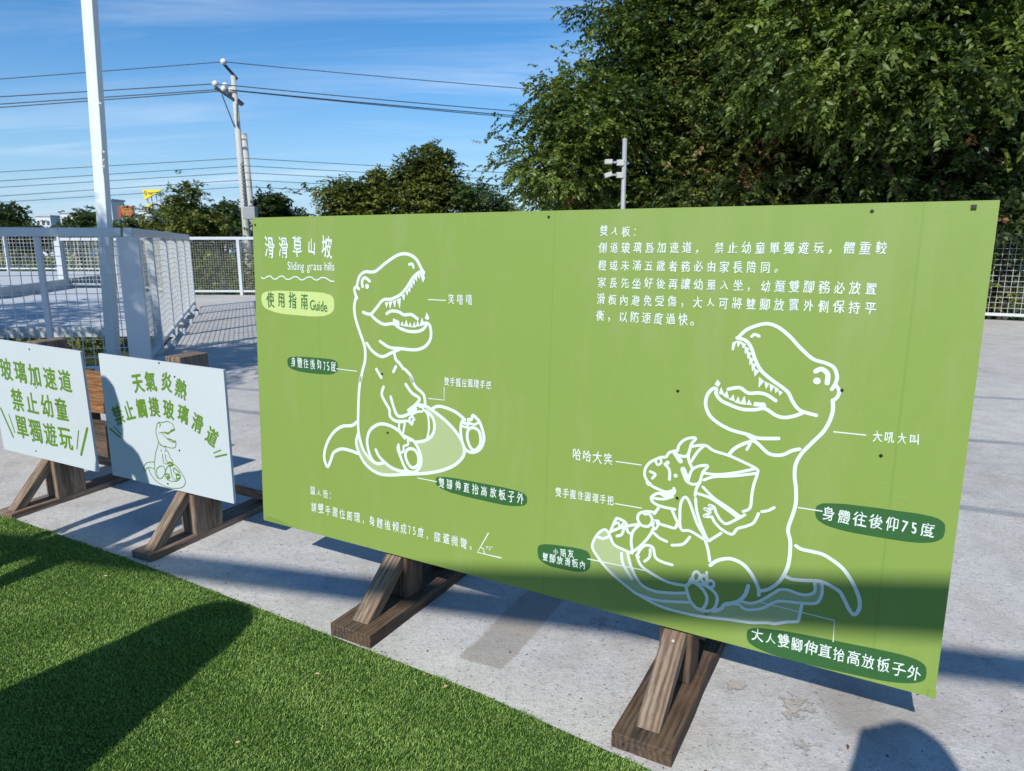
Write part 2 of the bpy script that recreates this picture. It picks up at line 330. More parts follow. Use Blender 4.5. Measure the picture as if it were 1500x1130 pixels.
o = mesh('turf_grass', V, F, M_BLADE, attr=np.repeat(np.stack([tint, dry, dry * 0], 1), 5, axis=0)); tag(o, 'short bright green artificial grass left of the timber stands', 'grass', kind='stuff')
# crumbs, rubber granules and dry leaf bits on the concrete and turf
M_DIRT = plain('dirt_crumb', (.10, .07, .05), .9)
mb = MB()
for k in range(420):
    if k < 260:
        x = random.Random(k).uniform(-2.6, .6); y = np.interp(x, ex, ey) + abs(random.Random(k + 999).gauss(0, .02)); s = random.Random(k + 5).uniform(.0008, .0026); z = s * .4
    else:
        x = random.Random(k).uniform(-2, 2.6); y = np.interp(x, ex, ey) + random.Random(k + 77).uniform(.02, 2.4); s = random.Random(k + 5).uniform(.0012, .0035); z = s * .4
    mb.box(-s, -s * .5, -z, s, s * .6, z, Matrix.Translation((x, y, z)) @ Matrix.Rotation(k * 1.7, 4, 'Z'))
tag(mb.build('grit', M_DIRT), 'dark crumbs scattered along the turf edge and over the concrete', 'grit', kind='stuff')
def dry_leaf(x, y, z, a, s, mat, label):
    V = [(-s, 0, .001), (-s * .3, -s * .32, .004), (s * .5, -s * .25, .003), (s, 0, .002), (s * .5, s * .27, .006), (-s * .3, s * .34, .005), (0, 0, .001)]
    o = mesh('dry_leaf', V, [(0, 1, 6), (1, 2, 6), (2, 3, 6), (3, 4, 6), (4, 5, 6), (5, 0, 6)], mat); o.location = (x, y, z); o.rotation_euler = (0, 0, a)
    return tag(o, label, 'leaf', 'dry leaves fallen on the turf and deck')
M_DRY = plain('dry_leaf_brown', (.20, .07, .025), .7); M_STRAW = plain('straw_tan', (.50, .36, .19), .7)
dry_leaf(.90, 1.63, .001, 1.1, .011, M_DRY, 'dark red dry leaf on the concrete right of the nearest stand')
dry_leaf(-.20, 1.86, .02, .6, .009, M_STRAW, 'tan dry leaf tip lying on the turf edge left of the nearest stand')
dry_leaf(-.60, 1.92, .022, .2, .007, M_STRAW, 'pale tan leaf bit in the middle of the turf beside the head shadow')
dry_leaf(-.73, 1.62, .022, .3, .007, M_STRAW, 'pale tan leaf bit lowest on the turf')
dry_leaf(-1.62, 2.56, .022, .3, .009, M_STRAW, 'pale tan leaf bit on the sunlit turf near the second timber foot')

# ---------------------------------------------------------------- printed artwork helpers
# traced artwork, millimetres from each panel's lower left corner
DINO1 = [(10.8,[(797,1009),(783,1030),(769,1051),(748,1065),(720,1071),(686,1065),(639,1040),(611,1021),(591,1010),(571,1008),(547,1008),(526,996),(516,979),(511,957),(519,949)]),(11.2,[(511,958),(499,949),(502,931),(510,917)]),(11.6,[(505,918),(497,886),(501,848),(519,801),(535,766),(544,735),(542,696),(529,655),(520,618),(522,639),(513,580),(509,521),(507,454),(514,410),(532,368),(564,339),(592,329),(624,337)]),(10.8,[(537,868),(569,863),(594,883),(626,914),(662,919),(700,935),(727,960),(754,994),(780,1012),(797,1012)]),(10.9,[(569,863),(597,843),(629,831),(670,835),(700,821),(738,813),(776,816),(800,828),(807,842)]),(10.9,[(611,771),(652,753),(699,752),(761,752),(799,764),(821,786),(827,810),(822,837),(807,845),(787,838)]),(11.2,[(551,760),(580,732),(620,718),(660,734),(696,749)]),(10.9,[(641,868),(661,878),(692,877),(715,868),(746,870),(772,857)]),(10.8,[(536,957),(534,977),(547,988),(568,977)]),(9.0,[(737,1036),(750,1038),(755,1027)]),(11.1,[(672,738),(680,713),(695,701),(711,684)]),(11.1,[(719,682),(742,663),(753,641),(739,659),(765,625),(798,601),(804,562)]),(11.4,[(594,671),(615,644)]),(11.2,[(680,688),(669,669)]),(11.5,[(625,611),(617,584),(633,557),(650,534),(654,509),(678,496),(713,498)]),(11.4,[(657,579),(670,543),(687,516),(722,521),(765,549)]),(11.2,[(722,630),(748,603),(780,587),(766,566),(744,548)]),(12.3,[(501,470),(477,454),(429,444),(384,412),(350,361),(339,313),(354,280),(371,306),(387,339),(427,359),(475,358),(503,353)]),(11.4,[(505,426),(497,391),(513,350),(550,311),(616,292),(721,310),(832,334),(914,368),(958,409),(961,444),(937,482),(889,522),(823,557),(803,563)]),(11.8,[(624,337),(596,329),(571,340),(553,375),(549,415),(566,451),(607,476),(652,476),(691,462),(717,440)]),(11.8,[(588,379),(607,353),(651,327),(695,318),(726,323)]),(11.5,[(690,411),(687,397),(697,374),(713,341),(732,323),(760,325),(783,348),(787,380),(776,409),(756,434),(732,442),(716,447)]),(8.6,[(690,413),(697,386),(711,392),(713,410),(732,419),(730,436),(743,434)]),(11.5,[(743,406),(725,396),(720,378),(728,356),(744,340),(760,341),(774,355),(776,378),(765,400),(743,406)]),(10.9,[(833,557),(851,567),(873,569),(903,564),(934,554),(964,536)]),(10.8,[(955,531),(949,516),(949,486),(958,451),(974,432),(999,430),(1024,445),(1038,476),(1033,508),(1020,536),(1010,545),(995,554),(989,539),(978,538),(977,523),(960,525)]),(8.0,[(955,513),(972,511),(981,525),(1002,524),(1018,535)]),(10.8,[(997,513),(981,507),(974,490),(977,464),(990,442),(1007,439),(1024,460),(1025,486),(1017,506),(997,513)]),(8.5,[(695,495),(692,474),(697,461)]),(8.5,[(719,500),(714,474),(709,454)]),(11.2,[(733,540),(760,559),(783,565),(806,562)]),(8.4,[(697,497),(721,502),(737,500),(749,492),(753,510),(760,511),(749,525),(770,539),(792,543)]),(11.2,[(804,547),(824,538),(840,517),(842,487),(831,463),(806,444),(774,434),(760,432)]),(8.3,[(808,545),(817,526),(820,488),(813,453)]),(8.3,[(779,559),(792,557),(799,548)]),(8.4,[(739,535),(746,521),(737,510),(744,498)])]
DINO2 = [(9.1,[(1816,864),(1838,886),(1879,902),(1910,896),(1942,873),(1969,846),(2001,820),(2031,812),(2051,802),(2060,781),(2058,763),(2051,747)]),(9.0,[(2059,759),(2068,745),(2065,729),(2055,717)]),(9.5,[(2056,720),(2058,693),(2053,666),(2041,637),(2019,607),(1997,576),(1984,546),(1983,512),(1989,479),(1992,440),(1988,410),(1979,365),(1987,332),(1989,291),(1985,255),(1969,215),(1945,188),(1924,177)]),(9.3,[(1812,861),(1835,855),(1850,837),(1861,810),(1878,781),(1905,759),(1932,742),(1950,728),(1964,704),(1983,685),(2021,677)]),(9.6,[(1993,682),(1969,669),(1944,662),(1923,666),(1896,680),(1870,674),(1838,672),(1804,681),(1782,690),(1768,706),(1768,719),(1758,719),(1745,701),(1742,674),(1754,646),(1780,626),(1815,612),(1859,605),(1886,599),(1936,605)]),(9.5,[(1859,603),(1888,582),(1916,561),(1947,562),(1971,577),(1989,584)]),(9.8,[(1871,589),(1845,576),(1824,559),(1814,543)]),(7.5,[(1866,580),(1859,564)]),(9.5,[(1799,722),(1828,729),(1851,717),(1877,720),(1898,717),(1921,704)]),(12.1,[(2010,789),(2023,796),(2038,785),(2039,762)]),(8.0,[(1849,867),(1856,873),(1867,869)]),(9.6,[(2002,323),(2016,317),(2041,316),(2068,314),(2091,304),(2116,288),(2136,265),(2152,239),(2163,212),(2164,186),(2154,170),(2142,181),(2128,205),(2116,223),(2097,232),(2076,239),(2056,238),(2024,232),(1999,229),(1983,233)]),(10.2,[(1785,218),(1804,237),(1838,250),(1872,242),(1898,217),(1917,184),(1920,164)]),(9.4,[(1727,121),(1723,142),(1736,155),(1749,155),(1770,142),(1783,118),(1776,89),(1761,80),(1739,96),(1727,121)]),(9.4,[(1728,146),(1735,167)]),(9.4,[(1749,155),(1774,156),(1800,144),(1811,125),(1804,93),(1782,80),(1761,82)]),(8.1,[(1747,191),(1739,179),(1742,164),(1750,162),(1758,173),(1757,186),(1747,191)]),(8.1,[(1777,196),(1775,182),(1766,185),(1763,169),(1776,165),(1779,180)]),(8.1,[(1786,173),(1780,161),(1790,153),(1799,162),(1796,172),(1786,173)]),(10.4,[(1804,85),(1824,99),(1833,114),(1866,131),(1884,155),(1891,184)])]
DINO3 = [(8.2,[(1673,534),(1677,552),(1694,570),(1721,577),(1710,557),(1706,536),(1697,521),(1680,521)]),(8.0,[(1710,551),(1747,560),(1773,548),(1812,541),(1851,529),(1887,515),(1891,503),(1884,471),(1881,441),(1879,405),(1862,391)]),(8.1,[(1747,560),(1729,539),(1713,508)]),(8.2,[(1706,541),(1705,515),(1716,491)]),(8.0,[(1748,481),(1787,483),(1835,496),(1885,515)]),(8.0,[(1751,461),(1778,475),(1826,485),(1886,502)]),(8.2,[(1709,458),(1717,485),(1736,499),(1759,503),(1747,482),(1739,452),(1722,444),(1707,448)]),(13.8,[(1664,529),(1683,505)]),(15.8,[(1692,482),(1705,454)]),(8.4,[(1668,533),(1650,525),(1641,511),(1628,508),(1610,498),(1594,486),(1583,468),(1582,447),(1592,430),(1606,419),(1628,412),(1649,409),(1670,418)]),(7.0,[(1610,498),(1618,484),(1628,492),(1625,505)]),(8.4,[(1639,490),(1653,474),(1655,447)]),(8.1,[(1598,461),(1613,455),(1605,442)]),(8.5,[(1590,427),(1596,421),(1600,426)]),(8.4,[(1628,412),(1644,403),(1671,411),(1669,423)]),(8.5,[(1676,362),(1641,363),(1615,369),(1605,382),(1613,394),(1628,401),(1650,395),(1670,408)]),(8.1,[(1611,384),(1640,386),(1667,398)]),(8.3,[(1742,455),(1733,435),(1730,413)]),(8.2,[(1736,420),(1772,413),(1813,392),(1848,372)]),(8.2,[(1750,441),(1782,415),(1823,394),(1854,376)]),(8.2,[(1867,383),(1844,364),(1821,348),(1806,354),(1792,372),(1784,389),(1771,392)]),(7.9,[(1784,388),(1771,392),(1778,382),(1758,379),(1775,372),(1758,358),(1781,360)]),(8.1,[(1781,360),(1789,346),(1810,329),(1837,321),(1851,340),(1874,352),(1892,366),(1902,393)]),(7.9,[(1910,400),(1926,406),(1940,417)]),(8.3,[(1732,404),(1737,373),(1749,338),(1773,292),(1785,297),(1808,318)]),(8.4,[(1697,308),(1691,348),(1692,385),(1702,403),(1713,395),(1725,370),(1742,331),(1770,290),(1760,292),(1723,307),(1697,307)]),(8.4,[(1768,285),(1776,263),(1783,231)]),(8.5,[(1667,360),(1680,335),(1695,311)]),(8.6,[(1628,357),(1617,338)]),(8.6,[(1627,311),(1655,308),(1679,307),(1684,319)]),(8.7,[(1620,342),(1594,340),(1573,330),(1568,313),(1580,296),(1602,297),(1612,316),(1603,333),(1588,331)]),(7.2,[(1613,316),(1631,317),(1624,293),(1615,300),(1618,317)]),(8.8,[(1575,296),(1556,271),(1552,242),(1557,210)]),(8.8,[(1618,295),(1604,264),(1578,228),(1557,208)]),(8.9,[(1486,256),(1525,279),(1572,297)]),(8.7,[(1614,283),(1636,268),(1658,262)]),(8.4,[(1533,289),(1540,268),(1548,263)]),(8.9,[(1485,254),(1499,293),(1507,302),(1533,293),(1528,274),(1521,254),(1507,247)]),(6.3,[(1499,282),(1510,290),(1514,277),(1525,290)]),(8.8,[(1577,197),(1573,201),(1584,226),(1600,238),(1619,234),(1627,208),(1646,198),(1678,195)]),(8.4,[(1611,227),(1610,204),(1596,187)]),(8.5,[(1674,254),(1705,264),(1723,289)]),(8.9,[(1543,203),(1553,169),(1572,133),(1596,110),(1635,103),(1688,111),(1724,121)]),(9.0,[(1524,196),(1531,163),(1560,124)]),(8.8,[(1571,201),(1587,171),(1627,152),(1671,140),(1721,142)]),(8.7,[(1557,204),(1529,209),(1499,219),(1484,245),(1469,259),(1446,240),(1430,199),(1449,168),(1486,133),(1534,103),(1581,80),(1648,61),(1713,58),(1780,62),(1845,72),(1904,79),(1950,91),(1967,93),(1998,107),(2022,115),(2026,128),(2030,165)]),(9.0,[(1449,231),(1464,230),(1481,239)]),(8.9,[(1569,83),(1592,79),(1647,77),(1732,94)]),(8.1,[(1833,112),(1866,124),(1891,114),(1929,127),(1951,145),(1970,159),(1993,164),(2021,168),(2057,175),(2069,185),(2075,208),(2073,235)]),(8.1,[(1870,135),(1900,135),(1927,150),(1962,184),(1972,193),(1995,197),(2018,193),(2039,195),(2055,205),(2058,218),(2054,236)])]
LINES = [(3.0,[(409,657),(504,656)]),(3.1,[(815,923),(884,923)]),(2.8,[(881,635),(881,592),(817,591)]),(3.2,[(773,305),(853,305)]),(3.1,[(1493,475),(1570,476)]),(3.1,[(1497,346),(1577,347)]),(3.4,[(1417,154),(1603,159)]),(3.1,[(2065,640),(2137,641)]),(3.1,[(1999,428),(2056,429)]),(2.7,[(1923,144),(2111,142),(2113,83)]),(4.3,[(1061,163),(1020,87),(1111,88)]),(3.4,[(1031,108),(1043,105),(1048,88)]),(4.2,[(37,977),(50,973),(68,980),(85,983),(101,974),(116,973),(133,982),(152,984),(168,974),(186,974),(205,982),(224,983),(240,974),(256,974),(275,983),(295,984),(310,976),(326,975),(343,983),(364,983),(378,977),(391,972),(404,972)])]
SLED1 = [[(505,426),(497,391),(513,350),(550,311),(616,292),(721,310),(695,318),(651,327),(624,337),(592,329),(541,358),(516,399)],[(804,562),(811,535),(840,517),(844,490),(828,460),(799,441),(769,425),(786,391),(789,356),(765,322),(832,334),(914,368),(958,409),(961,444),(937,482),(889,522),(836,555)]]
SLED2 = [[(1469,259),(1446,240),(1430,199),(1449,168),(1486,133),(1534,103),(1581,80),(1648,61),(1713,58),(1780,62),(1774,85),(1759,81),(1739,96),(1727,121),(1688,111),(1635,103),(1596,110),(1572,133),(1553,169),(1543,203),(1523,207),(1499,219),(1484,245)],[(1780,62),(1845,72),(1904,79),(1950,91),(1967,93),(1998,107),(2022,115),(2026,128),(2030,165),(2057,175),(2069,185),(2075,208),(2073,235),(2056,236),(2058,218),(2055,205),(2039,195),(2018,193),(1995,197),(1972,193),(1943,167),(1914,142),(1900,135),(1870,135),(1833,114),(1824,99),(1804,85)]]
TEETH1 = [[(634,905),(642,886),(650,910)],[(650,908),(657,884),(668,913)],[(668,912),(678,888),(685,918)],[(686,918),(699,886),(704,925)],[(706,932),(717,914),(722,939)],[(723,944),(732,932),(735,956)],[(731,954),(742,942),(745,967)],[(740,967),(752,957),(752,979)],[(750,979),(761,967),(761,991)],[(760,991),(772,979),(770,1001)],[(770,1000),(782,987),(780,1008)],[(780,1008),(795,977),(803,992),(797,1010)],[(667,832),(670,854),(696,846),(698,830)],[(700,832),(709,846),(717,829)],[(715,829),(727,853),(734,828)],[(733,828),(742,845),(750,827)],[(750,827),(760,848),(767,828)],[(766,830),(772,853),(782,833)],[(780,833),(791,863),(802,839)],[(802,860),(810,881),(822,861),(815,855)]]
TEETH2 = [[(1813,854),(1801,848),(1800,828),(1806,827),(1809,843)],[(1811,854),(1816,835),(1825,852)],[(1822,852),(1829,833),(1836,846)],[(1832,842),(1835,819),(1846,834)],[(1838,831),(1843,806),(1852,822)],[(1846,815),(1849,790),(1859,807)],[(1852,801),(1857,774),(1866,793)],[(1860,785),(1864,761),(1875,778)],[(1875,763),(1876,733),(1889,752)],[(1889,752),(1895,731),(1902,748)],[(1902,748),(1907,725),(1916,742)],[(1915,741),(1919,722),(1927,736)],[(1924,733),(1930,718),(1937,728)],[(1762,731),(1769,746),(1778,736),(1773,725)],[(1775,707),(1780,727),(1791,704)],[(1787,702),(1796,719),(1804,695)],[(1803,694),(1814,710),(1819,690)],[(1818,688),(1827,706),(1834,685)],[(1831,685),(1842,709),(1849,685)],[(1849,685),(1854,701),(1864,685)],[(1866,683),(1868,695),(1895,696),(1900,685)]]
SDINO = [(3.6,[(451,300),(439,311),(412,316),(380,307),(360,306),(344,295),(341,285),(334,271),(332,246),(340,217),(334,191),(318,163),(307,131),(299,93),(299,57),(311,38),(325,37)]),(5.1,[(356,303),(365,298),(360,285)]),(3.5,[(352,254),(370,260),(388,264),(412,265),(435,281),(452,288),(447,297)]),(7.0,[(388,263),(405,259),(427,272),(452,283)]),(3.5,[(373,258),(382,246),(402,238),(420,226),(447,225)]),(7.1,[(401,236),(425,234),(448,228)]),(3.6,[(452,236),(453,218),(444,202),(423,196),(389,196),(372,196),(352,204),(343,215)]),(3.6,[(348,200),(368,196),(390,200)]),(3.6,[(378,192),(387,184),(399,170),(407,151),(419,138),(421,126)]),(3.6,[(360,159),(359,139),(364,117),(385,116)]),(3.6,[(377,159),(380,132),(400,122)]),(9.9,[(389,121),(407,126),(420,118),(394,109)]),(3.6,[(352,178),(356,169)]),(3.6,[(383,180),(379,172)]),(3.7,[(302,112),(271,107),(245,98),(227,76),(227,58),(236,61),(245,74),(267,80),(299,78)]),(3.7,[(325,37),(311,49),(310,75),(326,92),(348,101),(364,94),(364,73),(348,50),(325,37)]),(3.7,[(256,76),(269,47),(301,21),(349,6),(404,5),(461,18),(488,43),(484,68),(464,95),(440,116),(422,122)]),(3.6,[(387,105),(370,84),(364,58),(375,41),(402,38),(437,45),(459,63),(459,79),(435,80),(419,87),(424,103)]),(8.0,[(371,67),(389,67)]),(8.0,[(373,54),(391,58)]),(8.0,[(375,44),(390,52)]),(7.9,[(434,74),(455,75)]),(7.9,[(435,54),(457,63)]),(3.6,[(438,47),(434,64),(448,77)]),(3.6,[(397,107),(403,100),(404,80),(411,55),(431,46)]),(6.6,[(428,104),(457,88)])]
MARKS1 = [(12.1,[(34,230),(98,85)]),(7.2,[(94,207),(119,112)]),(7.5,[(634,198),(600,99)]),(14.9,[(701,220),(626,73)])]
MARKS2 = [(8.9,[(20,230),(86,197)]),(6.1,[(48,244),(93,214)]),(5.6,[(680,212),(722,231)]),(8.0,[(688,196),(754,217)])]
OVALS = [('light',[(404,891),(402,906),(398,914),(392,919),(382,924),(370,926),(354,929),(335,930),(312,931),(281,931),(219,931),(157,930),(126,930),(102,928),(83,927),(68,925),(55,922),(46,919),(39,914),(35,908),(33,893),(35,879),(39,872),(45,866),(55,860),(67,856),(83,852),(102,848),(125,845),(156,843),(218,842),(280,841),(311,842),(335,844),(354,846),(369,850),(382,855),(391,860),(398,867),(402,875)]),('dark',[(415,665),(414,676),(411,681),(407,684),(400,687),(392,689),(381,690),(368,690),(352,690),(330,690),(288,689),(245,688),(224,687),(208,686),(195,684),(184,683),(176,681),(169,678),(164,675),(162,671),(161,661),(162,651),(165,646),(170,643),(176,639),(185,636),(196,634),(209,632),(225,630),(246,629),(289,629),(331,630),(353,631),(369,632),(382,634),(392,637),(401,641),(407,644),(412,649),(415,655)]),('dark',[(1202,303),(1201,313),(1197,318),(1191,322),(1182,325),(1170,327),(1155,328),(1137,329),(1114,330),(1085,330),(1025,330),(966,330),(936,330),(914,329),(895,328),(881,327),(869,325),(859,323),(853,320),(849,316),(848,306),(849,297),(853,292),(859,288),(868,285),(880,282),(895,279),(913,276),(936,275),(965,273),(1025,272),(1084,271),(1114,271),(1136,272),(1154,274),(1169,277),(1181,280),(1191,283),(1197,288),(1201,293)]),('dark',[(1426,149),(1425,163),(1422,169),(1419,173),(1414,177),(1408,179),(1400,180),(1391,181),(1379,180),(1364,180),(1333,177),(1303,175),(1288,173),(1276,171),(1267,169),(1260,167),(1254,164),(1249,161),(1246,157),(1244,151),(1244,139),(1246,126),(1248,120),(1252,115),(1257,111),(1263,108),(1271,105),(1280,102),(1292,100),(1307,100),(1338,101),(1368,102),(1383,104),(1395,106),(1404,109),(1412,113),(1417,117),(1422,122),(1425,128),(1426,136)]),('dark',[(2327,432),(2326,445),(2322,451),(2317,455),(2309,459),(2300,461),(2288,462),(2273,463),(2255,463),(2231,462),(2183,461),(2135,459),(2111,458),(2093,456),(2078,454),(2066,452),(2056,450),(2049,446),(2044,442),(2041,437),(2040,425),(2042,413),(2045,407),(2050,402),(2058,398),(2067,394),(2080,391),(2094,389),(2113,387),(2136,386),(2185,386),(2233,387),(2256,388),(2275,390),(2289,393),(2301,396),(2311,401),(2318,406),(2323,411),(2326,418)]),('dark',[(2327,61),(2324,76),(2319,82),(2311,87),(2300,90),(2285,92),(2267,93),(2245,93),(2218,92),(2182,90),(2110,86),(2038,82),(2003,79),(1975,76),(1953,73),(1935,70),(1921,67),(1910,63),(1903,59),(1898,52),(1897,39),(1900,26),(1905,19),(1913,14),(1924,10),(1939,6),(1957,3),(1979,1),(2007,0),(2042,0),(2114,3),(2186,7),(2222,9),(2249,12),(2271,16),(2289,21),(2303,26),(2314,32),(2322,38),(2326,46)])]
DOTS = [(557,958,9),(2015,765,9),(1647,495,6),(1672,461,6)]
TEXTS = [('title',('滑滑草山坡',87,1090,374,1091,77.3,0.62)),('caption',('Sliding grass hills',185,1023,403,1024,34.0,0.8)),('green',('使用指南',82,894,257,893,59.8,0.62)),('green',('Guide',298,883,362,880,42.3,0.8)),('white',('身體往後仰75度',193,663,394,663,42.5,0.66)),('white',('笑嘻嘻',907,928,975,928,33.8,0.7)),('white',('雙手握住圓環手把',891,657,1053,659,29.1,0.68)),('white',('雙腳伸直抬高放板子外',873,304,1178,305,41.1,0.68)),('white',('單人板：',276,171,375,168,36.7,0.72)),('white',('請雙手握住圓環，身體後傾成75度，膝蓋微彎。',281,107,1001,107,39.3,0.7)),('tiny',('75°',1057,111,1076,113,14.0,0.8)),('white',('雙人板：',1424,1140,1522,1137,30.6,0.8)),('white',('側道玻璃爲加速道， 禁止幼童單獨遊玩，體重較',1423,1093,2128,1095,30.6,0.8)),('white',('輕或未滿五歲者務必由家長陪同。',1424,1044,1903,1045,30.7,0.8)),('white',('家長先坐好後再讓幼童入坐，幼童雙腳務必放置',1425,995,2115,1000,31.1,0.8)),('white',('滑板內避免受傷，大人可將雙腳放置外側保持平',1424,947,2118,953,31.3,0.8)),('white',('衡，以防速度過快。',1424,900,1700,901,32.3,0.8)),('white',('哈哈大笑',1367,477,1468,478,37.4,0.78)),('white',('雙手握住圓環手把',1311,349,1482,352,30.3,0.66)),('white',('小朋友',1308,153,1360,158,28.8,0.78)),('white',('雙腳放滑板內',1272,127,1401,130,31.7,0.72)),('white',('大吼大叫',2163,641,2242,644,27.8,0.76)),('white',('身體往後仰75度',2072,424,2291,426,41.2,0.8)),('white',('大人雙腳伸直抬高放板子外',1925,48,2301,53,43.6,0.78))]
CHARS1 = [('玻',135,448,0,110.9,0.8),('璃',250,446,0,109.2,0.8),('加',362,443,0,107.6,0.8),('速',476,441,0,105.9,0.8),('道',588,441,0,104.3,0.8),('禁',188,293,0,113.0,0.78),('止',303,290,0,111.3,0.78),('幼',419,291,0,109.5,0.78),('童',528,289,0,108.0,0.78),('單',186,148,0,119.7,0.78),('獨',296,143,0,118.0,0.78),('遊',409,141,0,116.3,0.78),('玩',525,142,0,114.4,0.78)]
CHARS2 = [('天',246,469,12,85.2,0.78),('氣',330,485,5,83.9,0.78),('炎',431,492,-6,82.5,0.78),('熱',516,472,-16,81.7,0.78),('禁',90,302,24,86.2,0.74),('止',169,332,16,84.8,0.74),('觸',254,354,8,83.4,0.74),('摸',337,370,2,82.2,0.74),('玻',427,370,-5,81.1,0.74),('璃',515,361,-12,80.2,0.74),('滑',597,331,-20,79.6,0.74),('道',676,282,-30,79.3,0.74)]
SCREWS = [(14,1173),(1248,1182),(2100,1181),(2303,1186),(1663,703),(619,657),(642,449),(1680,396),(2074,747),(2175,594)]
SCREWS1 = [(353,575),(357,382),(272,34)]
SCREWS2 = [(396,574),(485,523),(471,192),(375,21)]
zstep = [0]
def cr(pts, n=7):
    P = [np.array(p, float) for p in pts]
    if len(P) < 3: return P
    closed = np.linalg.norm(P[0] - P[-1]) < 1.5
    out = []
    for i in range(len(P) - 1):
        p0 = P[i - 1] if i > 0 else (P[-2] if closed else P[0]); p3 = P[i + 2] if i + 2 < len(P) else (P[1] if closed else P[-1])
        for k in range(n):
            t = k / n; out.append(.5 * ((2 * P[i]) + (-p0 + P[i + 1]) * t + (2 * p0 - 5 * P[i] + 4 * P[i + 1] - p3) * t * t + (-p0 + 3 * P[i] - 3 * P[i + 1] + p3) * t ** 3))
    out.append(P[-1]); return out
def ribbon(mb, pts, w, z, smooth=True):
    P = cr(pts) if smooth else [np.array(p, float) for p in pts]; Q = [P[0]]
    for p in P[1:]:
        if np.linalg.norm(p - Q[-1]) > .8: Q.append(p)
    if len(Q) < 2: Q = [P[0], P[-1] + np.array([.5, 0])]
    h = w / 2; n = len(Q); Lf, Rt = [], []
    for i in range(n):
        d = Q[min(i + 1, n - 1)] - Q[max(i - 1, 0)]; d = d / (np.linalg.norm(d) + 1e-9); nn = np.array([-d[1], d[0]]); Lf.append(Q[i] + nn * h); Rt.append(Q[i] - nn * h)
    d0 = (Q[0] - Q[1]); a0 = math.atan2(d0[1], d0[0]); d1 = Q[-1] - Q[-2]; a1 = math.atan2(d1[1], d1[0])
    V = [(p[0] / 1000, p[1] / 1000, z) for p in Lf + Rt]; F = [(n + i, n + i + 1, i + 1, i) for i in range(n - 1)]
    mb.add(V, F)
    for c, a in ((Q[0], a0), (Q[-1], a1)):
        cap = [(c[0] / 1000, c[1] / 1000, z + .000005)] + [((c[0] + h * math.cos(a + t)) / 1000, (c[1] + h * math.sin(a + t)) / 1000, z + .000005) for t in np.linspace(-1.57, 1.57, 7)]
        mb.add(cap, [(0, i, i + 1) for i in range(1, 7)])
def art(name, strokes, mat, parent, z, smooth=True):
    mb = MB()
    for i, (w, pts) in enumerate(strokes): ribbon(mb, pts, w, z + i * .00001, smooth)
    return mb.build(name, mat, parent)
def fill(name, poly, mat, parent, z, smooth=False):
    P = cr(poly + [poly[0]], 4)[:-1] if smooth else poly
    return mesh(name, [(x_ / 1000, y_ / 1000, z) for x_, y_ in [tuple(p) for p in P]], [tuple(range(len(P)))[::-1] if area(P) < 0 else tuple(range(len(P)))], mat, parent)
def area(P): return sum(P[i][0] * P[(i + 1) % len(P)][1] - P[(i + 1) % len(P)][0] * P[i][1] for i in range(len(P)))
_g = {}
def glyph(ch):
    if ch not in _g:
        cu = bpy.data.curves.new('g', 'FONT'); cu.body = ch; cu.fill_mode = 'FRONT'; cu.resolution_u = 5
        o = bpy.data.objects.new('g', cu); C.objects.link(o); bpy.context.view_layer.update()
        me = bpy.data.meshes.new_from_object(o.evaluated_get(bpy.context.evaluated_depsgraph_get()))
        V = np.array([v.co[:2] for v in me.vertices]) if len(me.vertices) else np.zeros((0, 2)); F = [tuple(p.vertices) for p in me.polygons]
        if ch == '童':     # the font's fill drops the long bar of this character: add it
            lo, hi = V.min(axis=0), V.max(axis=0); w_, h_ = hi - lo; n_ = len(V)
            bars = [((.02, .655), (.98, .655), (.98, .725), (.02, .725)), ((.24, .66), (.31, .66), (.27, .86), (.20, .84)), ((.68, .66), (.75, .66), (.81, .84), (.74, .86))]
            V = np.concatenate([V] + [np.array([(lo[0] + a * w_, lo[1] + b * h_) for a, b in q]) for q in bars]); F = F + [tuple(n_ + 4 * i + j for j in range(4)) for i in range(3)]
        C.objects.unlink(o); bpy.data.objects.remove(o); bpy.data.meshes.remove(me); bpy.data.curves.remove(cu); _g[ch] = (V, F)
    return _g[ch]
CJKC = None
